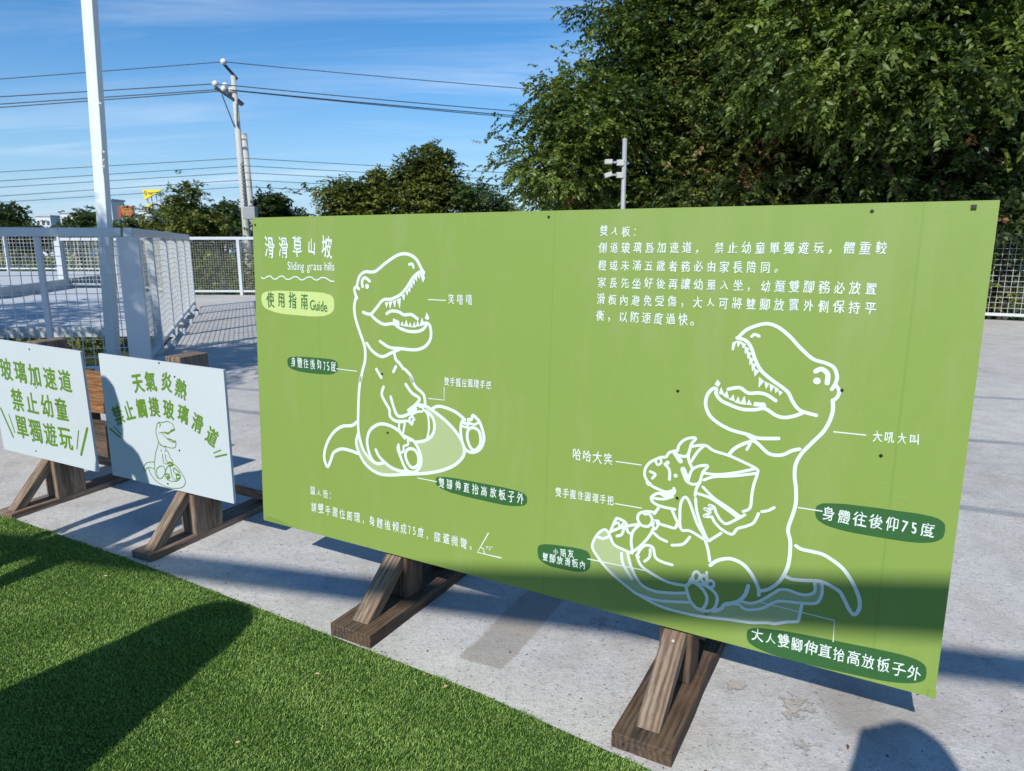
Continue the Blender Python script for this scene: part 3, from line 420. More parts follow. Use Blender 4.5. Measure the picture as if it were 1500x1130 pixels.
def put(mb, ch, cx, cy, h, wr, rot, bold, z, rnd, hand=1.0, em=None):
    V, F = glyph(ch)
    if not len(V): return
    cjk = ord(ch) > 0x2E80
    if cjk:
        c = CJKC; Vn = (V - c) * np.array([wr, 1.0]) / .92   # em square about 1 unit
        if ch in '小山人入': Vn = Vn * np.array([.82, .74])
    else:
        Vn = (V - np.array([(V[:, 0].min() + V[:, 0].max()) / 2, .34])) * np.array([wr * 1.0, 1.25]) 
    if hand:
        ph = rnd.uniform(0, 6.28, 4)
        Vn = Vn + hand * .028 * np.stack([np.sin(Vn[:, 1] * 9 + ph[0]) + .6 * np.sin(Vn[:, 0] * 13 + ph[1]), np.sin(Vn[:, 0] * 9 + ph[2]) + .6 * np.cos(Vn[:, 1] * 12 + ph[3])], 1)
        rot = rot + hand * rnd.normal(0, 2.0); h = h * (1 + hand * rnd.uniform(-.05, .05)); cy = cy + hand * h * rnd.uniform(-.03, .03)
    a = math.radians(rot); Rm = np.array([[math.cos(a), -math.sin(a)], [math.sin(a), math.cos(a)]])
    P = (Vn * h) @ Rm.T + np.array([cx, cy])
    offs = [(0, 0)] if bold <= 0 else [(bold * math.cos(t_) * q_, bold * math.sin(t_) * q_) for q_ in (.55, 1) for t_ in np.linspace(0, 6.283, 9)[:-1]] if bold > 2 else [(bold, 0), (-bold, 0), (0, bold), (0, -bold)] + ([(bold * .7, bold * .7), (-bold * .7, -bold * .7), (bold * .7, -bold * .7), (-bold * .7, bold * .7)] if bold > .9 else [])
    for k, (ox, oy) in enumerate(offs):
        mb.add([((p[0] + ox) / 1000, (p[1] + oy) / 1000, z + k * .000008) for p in P], F)
def textline(spec, mat, parent, z, bold=.5, rnd=None, hand=1.0):
    s, x0, y0, x1, y1, h, wr = spec; mb = MB(); n = len(s)
    if ord(s[0]) < 256 or s == '75°':
        # Latin: advance by glyph widths
        adv = []
        for ch in s:
            V, _ = glyph(ch); adv.append((.34 if not len(V) else (V[:, 0].max() - V[:, 0].min()) + .10))
        tot = sum(adv) - .5 * adv[0] - .5 * adv[-1]; acc = -adv[0] / 2; k = ((x1 - x0) / tot)
        for ch, a in zip(s, adv):
            t = (acc + a / 2) / tot; acc += a
            put(mb, ch, x0 + (x1 - x0) * t, y0 + (y1 - y0) * t, h, k / h, 0, bold, z, rnd, hand * .4)
    else:
        wts = [(.54 if ch in '75' else .5 if ch == ' ' else 1) for ch in s]
        tot = sum(wts) - .5 * wts[0] - .5 * wts[-1]; acc = -wts[0] / 2; th = math.degrees(math.atan2(y1 - y0, x1 - x0))
        for ch, a in zip(s, wts):
            t = (acc + a / 2) / tot; acc += a
            put(mb, ch, x0 + (x1 - x0) * t, y0 + (y1 - y0) * t, h * (.95 if ord(ch) > 256 else .9), wr, th, bold, z, rnd, hand)
    return mb.build('lettering', mat, parent)
Vq, _ = glyph('國'); CJKC = np.array([(Vq[:, 0].min() + Vq[:, 0].max()) / 2, (Vq[:, 1].min() + Vq[:, 1].max()) / 2])

# ---------------------------------------------------------------- timber A-frame parts (children of one sign)
def beam(name, parent, a, b, w, h, mat, up=(0, 0, 1), seed=0, ends=None):
    """timber from a to b (parent's space), local X along its length"""
    a, b = Vector(a), Vector(b); d = b - a; Ln = d.length; d.normalize(); up = Vector(up)
    if abs(d.dot(up)) > .99: up = Vector((0, 1, 0))
    y = up.cross(d).normalized(); z = d.cross(y)
    M = Matrix((( d.x, y.x, z.x, a.x), (d.y, y.y, z.y, a.y), (d.z, y.z, z.z, a.z), (0, 0, 0, 1)))
    rnd = random.Random(seed); ns = 6; mb = MB(); V = []
    for i in range(ns + 1):
        x = Ln * i / ns; jy, jz = rnd.uniform(-.0015, .0015), rnd.uniform(-.001, .001)
        for p, q in ((-1, -1), (1, -1), (1, 1), (-1, 1)): V.append([x, p * w / 2 + jy, q * h / 2 + (jz if q > 0 else 0)])
    if ends:      # shear the two end faces: shift of x per unit of z
        for k in range(4): V[k][0] += ends[0] * V[k][2]; V[-4 + k][0] += ends[1] * V[-4 + k][2]
    F = [(0, 1, 2, 3)[::-1], tuple(ns * 4 + k for k in range(4))]
    for i in range(ns):
        for k in range(4): k2 = (k + 1) % 4; F.append((i * 4 + k, i * 4 + k2, i * 4 + 4 + k2, i * 4 + 4 + k))
    mb.add(V, F); return mb.build(name, mat, parent, mw=M, bevel=.003)
def basis(O, X, U):
    X = Vector(X).normalized(); U = Vector(U).normalized(); N = X.cross(U)   # N points to the reader
    return Matrix(((X.x, U.x, N.x, O[0]), (X.y, U.y, N.y, O[1]), (X.z, U.z, N.z, O[2]), (0, 0, 0, 1)))
def plane_axes(yaw, lean, ro):
    X = Vector((math.cos(yaw) * math.cos(ro), math.sin(yaw) * math.cos(ro), math.sin(ro))); n = Vector((-math.sin(yaw), math.cos(yaw), 0))
    U = Vector((0, 0, 1)) * math.cos(lean) + n * math.sin(lean); U = (U - X * U.dot(X)).normalized(); return X, U
def stand(root, x, y, top, pw, pd, plw, yf, yb, zb, seed, mp, mpost, mbr, bw=.062, h=.046, off=0, lean=0, fb=.05):
    """x,y: post centre in the root's frame (X along the board, +Y behind it); zb height of the board's lower edge"""
    beam('foot_plank', root, (x + off, y + yf, h / 2), (x + off, y + yb, h / 2), plw, h, mp, seed=seed)
    po = beam('post', root, (x, y, h), (x, y + (top - h) * math.tan(lean), top), pw, pd, mpost, up=(0, -1, 0), seed=seed + 1)
    yt = y - pd / 2
    def strut(y0, y1, sgn, sd):
        # a prism in the local (length, width, depth) frame: foot cut level, head cut upright against the post
        z0, z1 = h, zb - .004; th = .044; L_ = math.hypot(y1 - y0, z1 - z0); a_ = math.atan2(z1 - z0, abs(y1 - y0))
        ft, hd = th / math.tan(a_), th * math.tan(a_)
        prof = [(0, 0), (ft * 1.0, -th), (L_, -th), (L_, 0)] if False else [(0, 0), (th * math.cos(a_) / math.sin(a_), -th), (L_ - hd * .0, -th), (L_ - .0, 0)]
        d = Vector((0, (y1 - y0), z1 - z0)).normalized(); up_ = Vector((1, 0, 0)).cross(d) * (1 if sgn > 0 else -1)
        if up_.z < 0: up_ = -up_
        yv = up_.cross(d); M = Matrix(((d.x, yv.x, up_.x, x + off * .5), (d.y, yv.y, up_.y, y0), (d.z, yv.z, up_.z, z0), (0, 0, 0, 1)))
        n_ = 4; V = [(px_, -bw / 2, pz_) for px_, pz_ in prof] + [(px_, bw / 2, pz_) for px_, pz_ in prof]
        F = [(0, 1, 2, 3), (7, 6, 5, 4)] + [(i, i + 4, (i + 1) % 4 + 4, (i + 1) % 4) for i in range(4)]
        me_ = mesh('brace', V, F, mbr, root, mw=M); bv = me_.modifiers.new('b', 'BEVEL'); bv.width = .003; bv.segments = 2
    strut(y + yf + fb, yt - .004, 1, seed + 2); strut(y + yb - fb, y + pd / 2 + .004, -1, seed + 3)
    return po
def screw(parent, u, v, z, r=.004, mat=None):
    mb = MB(); mb.tube([(u, v, z), (u, v, z + .0018)], [r, r * .8], 10); return mb.build('screw', mat or M_SCREW, parent)
rnd = np.random.default_rng(11)

def panel(root, Wd, Ht, th, mface, mw, name='panel', warp=0):
    mb = MB(); nx, ny = 48, 24
    o = MB().box(0, 0, -th, Wd, Ht, 0).build(name, mface, root, mw=mw); o.data.materials.append(M_EDGE)
    for p in o.data.polygons:
        if abs(p.normal.z) < .5 or p.normal.z < 0: p.material_index = 1
    return o

# ---- the big green board
OB = (-1.01135, 2.66577, .21805); Xb, Ub = plane_axes(-.502851, .0473069, .000688)
root = empty('sign_board', (-.404, 2.397, 0), -.502851, 'large green board with white line drawings of dinosaurs sliding, on two timber stands', 'sign')
inv = (Matrix.Translation(root.location) @ Matrix.Rotation(-.502851, 4, 'Z')).inverted()
pan = panel(root, 2.35, 1.2, .006, M_GREEN, inv @ basis(OB, Xb, Ub))
Z0 = .0006
for P in SLED1: fill('sled_tint', P, M_SLED, pan, Z0 * .6)
for P in SLED2: fill('sled_tint', P, M_SLED, pan, Z0 * .6)
for i, (kd, P) in enumerate(OVALS): fill('caption_oval', P, M_INKL if kd == 'light' else M_INKD, pan, Z0 * .7)
art('upright_dinosaur_drawing', DINO1, M_INKW, pan, Z0); art('large_dinosaur_drawing', DINO2, M_INKW, pan, Z0 + .0003)
art('horned_dinosaur_drawing', DINO3, M_INKW, pan, Z0 + .0005)
art('pointer_line', LINES[:-1], M_INKW, pan, Z0 + .0001, smooth=False); art('wavy_line', LINES[-1:], M_INKW, pan, Z0 + .0001)
for nm, T in (('teeth_drawing', TEETH1), ('teeth_drawing', TEETH2)):
    mb = MB()
    for i, P in enumerate(T): mb.add([(a / 1000, b / 1000, Z0 + .0009 + i * .00001) for a, b in (P if area(P) > 0 else P[::-1])], [tuple(range(len(P)))])
    mb.build(nm, M_INKW, pan)
for i, (a, b, r) in enumerate(DOTS):
    mesh('eye_dot', [((a + r * math.cos(t)) / 1000, (b + r * math.sin(t)) / 1000, Z0 + .0012) for t in np.linspace(0, 6.283, 15)[:-1]], [tuple(range(14))], M_INKW, pan)
for kd, T in TEXTS:
    bold = {'title': .8, 'caption': .25, 'green': .5, 'white': .28, 'tiny': .1}[kd]
    T = (T[0], *T[1:5], T[5] * .90, T[6] * .97) if T[0][:2] in ('大人', '身體', '雙腳', '小朋') else T; textline(T, M_INKG if kd == 'green' else M_INKW, pan, Z0 + .0008, bold, rnd)
for a, b in SCREWS: screw(pan, a / 1000, b / 1000, .0005, .0045)
# torn black tape scrap and its smear by the upper right corner
k = SCREWS[3]; MB().box(k[0] / 1000 - .006, k[1] / 1000 - .004, .0004, k[0] / 1000 + .005, k[1] / 1000 + .005, .005).build('tape_scrap', M_GRUB, pan)
MB().box(2.335, .001, .0003, 2.352, .020, .004).build('peeling_corner', M_GREEN, pan)
# vinyl wrap peeling along the lower left corner
ribs = MB()
for i in range(5): ribs.bar((.004 + i * .003, .006 + i * .0045, .0015), (.19 - i * .028, .003 + i * .004, .0012), .0022, .0014)
ribs.build('vinyl_fold', M_GREEN, pan)
def loc_(x, y): p = inv @ Vector((x, y, 0)); return p.x, p.y
a = loc_(-.404, 2.397); stand(root, a[0], a[1], 1.22, .098, .098, .175, -.30, .36, .218, 3, M_WOODD, M_WOODD, M_WOOD, .070, lean=.0473)
P3 = (0.505, 1.9); b = loc_(*P3); stand(root, b[0], a[1], 1.22, .098, .098, .165, -.345, .33, .218, 9, M_WOODD, M_WOODD, M_WOOD, .066, lean=.0473)
MB().tube([(b[0] + .004, a[1] - .080, .192), (b[0] + .004, a[1] - .087, .199)], [.006, .0045], 12).build('bolt', M_BRASS, root)

# ---- the two white signs
def white_sign(yaw, O, Wd, Ht, lean, ro, postxy, chars, marks, screws, label, seed, extra=None, yf=-.31, yb=.50):
    rt = empty('notice_sign', (postxy[0], postxy[1], 0), yaw, label, 'sign', 'white notice signs on timber stands')
    iv = (Matrix.Translation(rt.location) @ Matrix.Rotation(yaw, 4, 'Z')).inverted(); X_, U_ = plane_axes(yaw, lean, ro)
    pn = panel(rt, Wd, Ht, .012, M_WPAN, iv @ basis(O, X_, U_))
    for ch, x_, y_, rot, h_, w_ in chars:
        mb = MB(); put(mb, ch, x_, y_, h_ * 1.02, w_, rot, 2.5, .0006, rnd, .25); mb.build('character', M_INKS, pn)
    art('accent_line', marks, M_INKS, pn, .0006)
    for s_ in screws: screw(pn, s_[0] / 1000, s_[1] / 1000, .0004, .0045)
    if extra: art('dinosaur_drawing', extra, M_INKS, pn, .0008)
    stand(rt, 0, 0, .842, .092, .150, .125, yf, yb, .246, seed, M_WOOD, M_WOOD, M_WOOD, .056, h=.030, off=-.017, lean=0, fb=.03)
    return rt
white_sign(-.441, (-1.883, 3.130, .25), .774, .581, -.010, -.019, (-1.432, 3.03), CHARS2, MARKS2, SCREWS2, 'white sign with arched green lettering above a small dinosaur drawing', 21, SDINO)
white_sign(-.422, (-2.691, 3.545, .25), .730, .601, -.041, -.035, (-2.348, 3.485), CHARS1, MARKS1, SCREWS1, 'white sign with three rows of bold green lettering at the left edge', 31)

# timber barrier seen in the gap between the two white signs
bar = empty('timber_barrier', (-2.75, 4.22, 0), -.38, 'low timber barrier of two thick rails behind the white signs', 'barrier')
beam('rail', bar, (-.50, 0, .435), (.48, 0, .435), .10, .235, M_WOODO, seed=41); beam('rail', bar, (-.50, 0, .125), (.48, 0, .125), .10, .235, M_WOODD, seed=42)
for s in (-.35, .02): beam('post', bar, (s, .10, 0), (s, .10, .54), .09, .09, M_WOODD, seed=43)

# ---------------------------------------------------------------- railings
def fence_mesh(name, parent, a, b, z0, z1, cell, r):
    a, b = Vector(a), Vector(b); L_ = (b - a).length; d = (b - a) / L_; mb = MB(); n = max(1, round(L_ / cell)); mz = max(1, round((z1 - z0) / cell))
    nn = Vector((-d.y, d.x, 0))
    for i in range(1, n):
        p = a + d * (L_ * i / n) + nn * r; mb.bar(p + Vector((0, 0, z0)), p + Vector((0, 0, z1)), r * 2, r * 2, up=nn)
    for j in range(1, mz):
        z = z0 + (z1 - z0) * j / mz; mb.bar(a - nn * r + Vector((0, 0, z)), b - nn * r + Vector((0, 0, z)), r * 2, r * 2)
    o = mb.build(name, M_WIRE, parent); return o
def railing(pts, z, top, label, post=.06, spacing=1.2, cell=.088, big=(), rail=.07, r=.0028, zb=.10, group='white mesh railings round the deck', cells_h=None):
    pts = [Vector((p[0], p[1], 0)) for p in pts]; rt = empty('railing', (pts[0].x, pts[0].y, z), 0, label, 'railing', group); o0 = pts[0]
    for i in range(len(pts) - 1):
        a, b = pts[i] - o0, pts[i + 1] - o0; d = (b - a); L_ = d.length; d.normalize()
        e0 = d * (.0 if i == 0 else .036)
        MB().bar(a + e0 + Vector((0, 0, top - rail / 2)), b - d * (.036 if i < len(pts) - 2 else 0) + Vector((0, 0, top - rail / 2)), rail * .9, rail).build('top_rail', M_WHITE, rt, bevel=.006)
        MB().bar(a + e0 + Vector((0, 0, zb)), b - d * .036 + Vector((0, 0, zb)), .045, .05).build('bottom_rail', M_WHITE, rt, bevel=.004)
        n = max(1, round(L_ / spacing))
        for k in range(n + (1 if i == len(pts) - 2 else 0)):
            p = a + d * (L_ * k / n); w_ = big.get((i, k), post) if isinstance(big, dict) else post
            MB().bar(p + Vector((0, 0, 0)), p + Vector((0, 0, top - rail - .002)), w_, w_ * .8, up=d).build('post', M_WHITE, rt, bevel=.004)
        for k in range(n):
            p, q = a + d * (L_ * k / n), a + d * (L_ * (k + 1) / n); fence_mesh('wire_mesh', rt, p, q, zb + .02, top - rail - .002, cell, r)
    return rt
railing([(-9.20, 5.22), (-3.76, 6.86)], 0, 1.455, 'near white mesh railing at the left edge, ending at the thick corner post', .058, .70, .088, {(0, 0): .062}, .085, r=.0032)
railing([(-3.69, 6.84), (-6.52, 14.3)], 0, 1.455, 'white mesh railing running away along the deck from the corner post', .085, 1.5, .075, {(0, 0): .185}, .085, r=.0024)
railing([(-8.45, 17.6), (-3.4, 17.5), (4.1, 14.15)], 0, 1.43, 'far white mesh railing with dark trees behind it, left of the green board', .09, 1.62, .06, {}, .07, r=.0014)
railing([(4.3, 14.05), (12.4, 9.75)], 0, 1.46, 'white mesh railing at the right edge in front of the hedge', .07, 1.7, .09, {}, .07, r=.003)
railing([(-13.0, 20.4), (-11.4, 20.4), (-8.7, 17.9)], 0, 1.42, 'distant white railing on the far side of the lower walkway', .10, 1.5, .11, {(0, 0): .22}, .08, r=.004)
railing([(-34, 26.2), (-14.2, 25.3)], .26, 1.35, 'most distant white railing along the raised ramp', .11, 1.9, .13, {}, .09, r=.005)
# fixing brackets under the running-away railing
for k, nm_ in enumerate(('nearest', 'second nearest', 'third', 'fourth', 'farthest')):
    t = .10 + .17 * k; p = c1.lerp(c2, t); o = MB().box(-.05, -.07, 0, .05, .07, .07).build('base_block', M_WHITE, bevel=.006); o.location = (p.x + .15, p.y + .06, 0); o.rotation_euler = (0, 0, .35)
    tag(o, nm_ + ' small white footing block under the railing running away', 'block', 'footing blocks along the railing')
# columns under the walkway
for k, (x, y) in enumerate([(-6.2, 12.2), (-9.3, 12.6), (-12.8, 12.6)]):
    o = MB().tube([(x, y, -4), (x, y, -.40)], .17, 14).build('support_column', M_GREYBOX, smooth=True); tag(o, 'round grey column holding up the lower walkway', 'column', 'columns under the walkway')

# tall white pole just behind the corner
pl = empty('flag_pole', (-4.36, 7.35, -2.0), 0, 'tall white square pole rising behind the railing corner', 'pole')
mb = MB(); tipx = .34
mb.bar((0, 0, 0), (tipx, .05, 7.6), .112, .10, up=(0, 1, 0)); mb.build('pole', M_POLE, pl, bevel=.008)
for z, s in ((4.06, .035), (4.12, .028), (4.2, .02), (4.66, .022), (6.02, .03)):
    t = z / 7.6; MB().tube([(tipx * t + .045, .0, z), (tipx * t + .045 + s, -.02, z + .01)], [.022, .012], 8).build('cleat', M_INS, pl)
mb = MB(); mb.tube([(tipx * t_ + .064, -.045, z_) for z_, t_ in ((3.98, 3.98 / 7.6), (4.0, 4.0 / 7.6), (4.12, 4.12 / 7.6), (4.22, 4.22 / 7.6))], .006, 6); mb.build('rope', M_CPOLE, pl)

# utility pole with crossarms, and a second shorter pole behind it
up = empty('utility_pole', (-12.22, 33, -4), 0, 'tall concrete utility pole with white insulators on top', 'utility pole')
lx = lambda z: -(z) * .011
def ab(x, y, z): return Vector((x + 12.22, y - 33, z + 4))      # place by site position
MB().tube([(0, 0, 0), (lx(6), 0, 6), (lx(12.5), 0, 12.5)], [.215, .17, .105], 14).build('pole', M_CPOLE, up, smooth=True)
tips = []
MB().bar(ab(-12.22, 33.1, 8.38), ab(-12.56, 32.6, 8.88), .09).build('crossarm', M_STEEL, up); tips.append(ab(-12.57, 32.58, 8.98))
for k, (A_, B2_) in enumerate((((-12.10, 33.1, 7.30), (-13.0, 32.5, 7.92)), ((-12.14, 33.4, 7.36), (-12.76, 33.0, 7.95)))):
    MB().bar(ab(*A_), ab(*B2_), .10, .12).build('crossarm', M_STEEL, up)
    for t in (.68, .98): tips.append(ab(*A_).lerp(ab(*B2_), t) + Vector((0, 0, .16)))
MB().bar(ab(-12.80, 32.7, 7.65), ab(-12.42, 32.85, 6.35), .05).build('strut', M_STEEL, up); MB().bar(ab(-12.2, 32.8, 7.3), ab(-12.28, 32.83, 6.35), .05).build('strut', M_STEEL, up)
for p in tips:
    MB().tube([(p[0], p[1], p[2] - .14), (p[0], p[1], p[2] - .05), (p[0], p[1], p[2] + .05), (p[0], p[1], p[2] + .12)], [.05, .13, .14, .06], 10).build('insulator', M_INS, up, smooth=True)
mb = MB()
for k in range(14):
    z = 6.6 + k * .16; mb.bar((lx(z) + .05, -.19, z), (lx(z) + .20, -.15, z + .2), .045, .03)
mb.build('climbing_guard', M_STEEL, up)
MB().box(.05, -.62, 6.3, .60, -.22, 6.85).build('junction_box', M_GREYBOX, up, bevel=.02)
p2 = empty('concrete_pole', (-12.6, 35, -4), 0, 'shorter bare concrete pole standing just behind the utility pole', 'pole')
MB().tube([(0, 0, 0), (-.22, 0, 10.3)], [.20, .155], 12).build('pole', M_CPOLE, p2, smooth=True); MB().tube([(-.22, 0, 10.3), (-.22, 0, 10.38)], [.165, .11], 12).build('cap', M_GREYBOX, p2)
o = MB().tube([(-50, 70, -4), (-49.9, 70, 3.3)], [.30, .22], 10).build('stub_pole', M_CPOLE); tag(o, 'short grey concrete pole among the low trees at the far left', 'pole')
# cables
def cable(a, b, sag, r, label, n=18):
    a, b = Vector(a), Vector(b); pts = []
    for i in range(n + 1):
        t = i / n; p = a.lerp(b, t); p.z -= sag * 4 * t * (1 - t); pts.append(p)
    return tag(MB().tube(pts, r, 6).build('power_cable', M_CABLE), label, 'cable', 'cables strung from the utility pole')
B_ = Vector(up.location)
def W_(p): return tuple(Vector(p) + B_)
Lend = (-60, 26, 8.6)
cable((-62, 24, 3.6), W_(tips[0]), .12, .018, 'single top cable running left from the tip of the utility pole'); cable(W_(tips[0]), (30, 46, 8.95), .30, .018, 'single top cable running right from the tip of the utility pole')
for k, (nm_, zl, yr) in enumerate((('uppermost', 3.7, 7.75), ('middle', 3.3, 7.6), ('lowest', 3.0, 7.45))):
    cable((-62, 24 + .5 * k, zl), W_(tips[(2, 1, 3)[k]]), .10, .022, nm_ + ' of the three heavy cables running left from the insulators'); cable(W_(tips[(2, 1, 3)[k]]), (32, 47 + .5 * k, yr), .38, .022, nm_ + ' of the three heavy cables running right towards the huge tree')
for k, (nm_, z) in enumerate((('highest', 5.01), ('second', 4.68), ('third', 4.38), ('fourth', 4.06), ('lowest', 3.76))):
    cable((-62, 24, z - 3.9 - .2 * (k % 2)), (-12.2, 33, z), .0, .015, nm_ + ' of the five thin low cables left of the utility pole'); cable((-12.2, 33, z), (26, 44, z - .7), .12, .015, nm_ + ' of the five thin low cables right of the utility pole')

# lamp post with two floodlights in front of the big tree
lp = empty('floodlight_pole', (1.80, 11.6, 0), 0, 'slim grey pole carrying two small floodlights before the big tree', 'lamp post')
MB().tube([(0, 0, 0), (-.01, 0, 2.92)], [.042, .036], 12).build('pole', M_GREYBOX, lp, smooth=True)
for z, a in ((2.55, .0), (2.36, -.3)):
    MB().box(-.13, -.05, z - .04, -.02, .03, z + .045).build('bracket', M_CPOLE, lp)
    MB().box(-.22, -.06, z - .01, -.13, -.03, z + .02).build('arm', M_GREYBOX, lp)
    MB().box(-.09, -.06, -.035, .03, .04, .035).build('floodlight', M_CPOLE, lp, mw=Matrix.Translation((-.24, -.06, z + .01)) @ Matrix.Rotation(a, 4, 'Y'), bevel=.01)

# ---------------------------------------------------------------- far buildings and signs
def building(x, y, w, d, h, label, rows, cols, z=-4):
    rt = empty('building', (x, y, z), 0, label, 'building'); MB().box(-w / 2, 0, 0, w / 2, d, h).build('wall', M_BWHITE, rt)
    MB().box(-w / 2 - .3, -.3, h, w / 2 + .3, d + .3, h + .5).build('roof', M_SLAB, rt)
    for i in range(cols):
        for j in range(rows):
            cx_ = -w / 2 + w * (i + .5) / cols; cz = h - 2.2 - j * 3.1; wi = MB().box(cx_ - w / cols * .28, -.08, cz - .7, cx_ + w / cols * .28, .02, cz + .7).build('window', M_GLASS, rt)
    return rt
building(-142.3, 230.0, 5.7, 9, 14.0, 'low white building with a flat roof beyond the trees at left', 1, 3)
building(-118.6, 210.0, 3.0, 7, 16.9, 'narrow white tower block just left of the white pole', 3, 2)
building(-112.6, 220.0, 3.8, 8, 14.3, 'white building below the yellow triangular sign', 2, 2)
building(-80.5, 200.0, 2.3, 7, 14.7, 'small white building between the round tree and the utility pole', 2, 2)
building(-163.9, 250.0, 5.2, 9, 13.7, 'white rooftop shed at the far left behind the low trees', 1, 3)
bb = empty('billboard', (-60.34, 112, -4), 0, 'red billboard with yellow lettering right of the white pole', 'billboard')
ZB, ZT = 8.93, 10.69
MB().box(-1.25, 0, ZB, 1.25, .3, ZT).build('board', M_RED, bb); MB().tube([(0, .2, 0), (0, .2, ZB - .8)], .12, 10).build('post', M_BWHITE, bb)
mb = MB()
for x_, w_ in ((-.35, .5), (.25, .6), (.8, .4)):
    for f_ in (.25, .5, .72): mb.box(x_ - w_ / 2, -.05, ZB + (ZT - ZB) * f_, x_ + w_ / 2, -.01, ZB + (ZT - ZB) * f_ + .12)
    mb.box(x_ - .06, -.05, ZB + .3, x_ + .06, -.01, ZT - .3)
mb.build('lettering', M_YINK, bb)
mb = MB()
for q_ in (-1, 1): mb.bar((0, .2, ZB - .9), (q_ * 1.0, .2, ZB), .12)
mb.build('bracket', M_BWHITE, bb)
yb_ = empty('triangle_sign', (-54.02, 108, -4), 0, 'yellow triangular sign on a tall lattice frame beside the round tree', 'sign')
def upright(name, poly, y0, y1, mat): V, F = prism(poly, 0, y1 - y0); return mesh(name, V, F, mat, yb_, mw=Matrix.Translation((0, y1, 0)) @ Matrix.Rotation(R(90), 4, 'X'))
upright('board', [(-1.36, 12.87), (-1.11, 11.39), (1.81, 12.92)], 0, .3, M_YEL); upright('pennant', [(-0.54, 10.99), (-0.28, 10.5), (-0.66, 9.8), (-0.96, 10.4)], 0, .2, M_YEL)
for x_ in [-0.9, -0.29, 0.43, 1.04]: MB().bar((x_, .5, 0), (x_, .5, 12.38), .10).build('mast', M_GREYBOX, yb_)
for z_ in [11.69, 10.69, 9.5]: MB().bar((1.93, .52, z_), (1.04, .52, z_), .08).build('brace', M_GREYBOX, yb_)
Vg, Fg = glyph('S'); mesh('lettering', [((a - .3) * .9 + -0.80, -.02, (b - .35) * .9 + 12.38) for a, b in Vg], Fg, M_BLACK, yb_)
MB().box(-0.41, -.03, 12.18, 0.20, -.01, 12.33).build('stripe', M_RED, yb_)
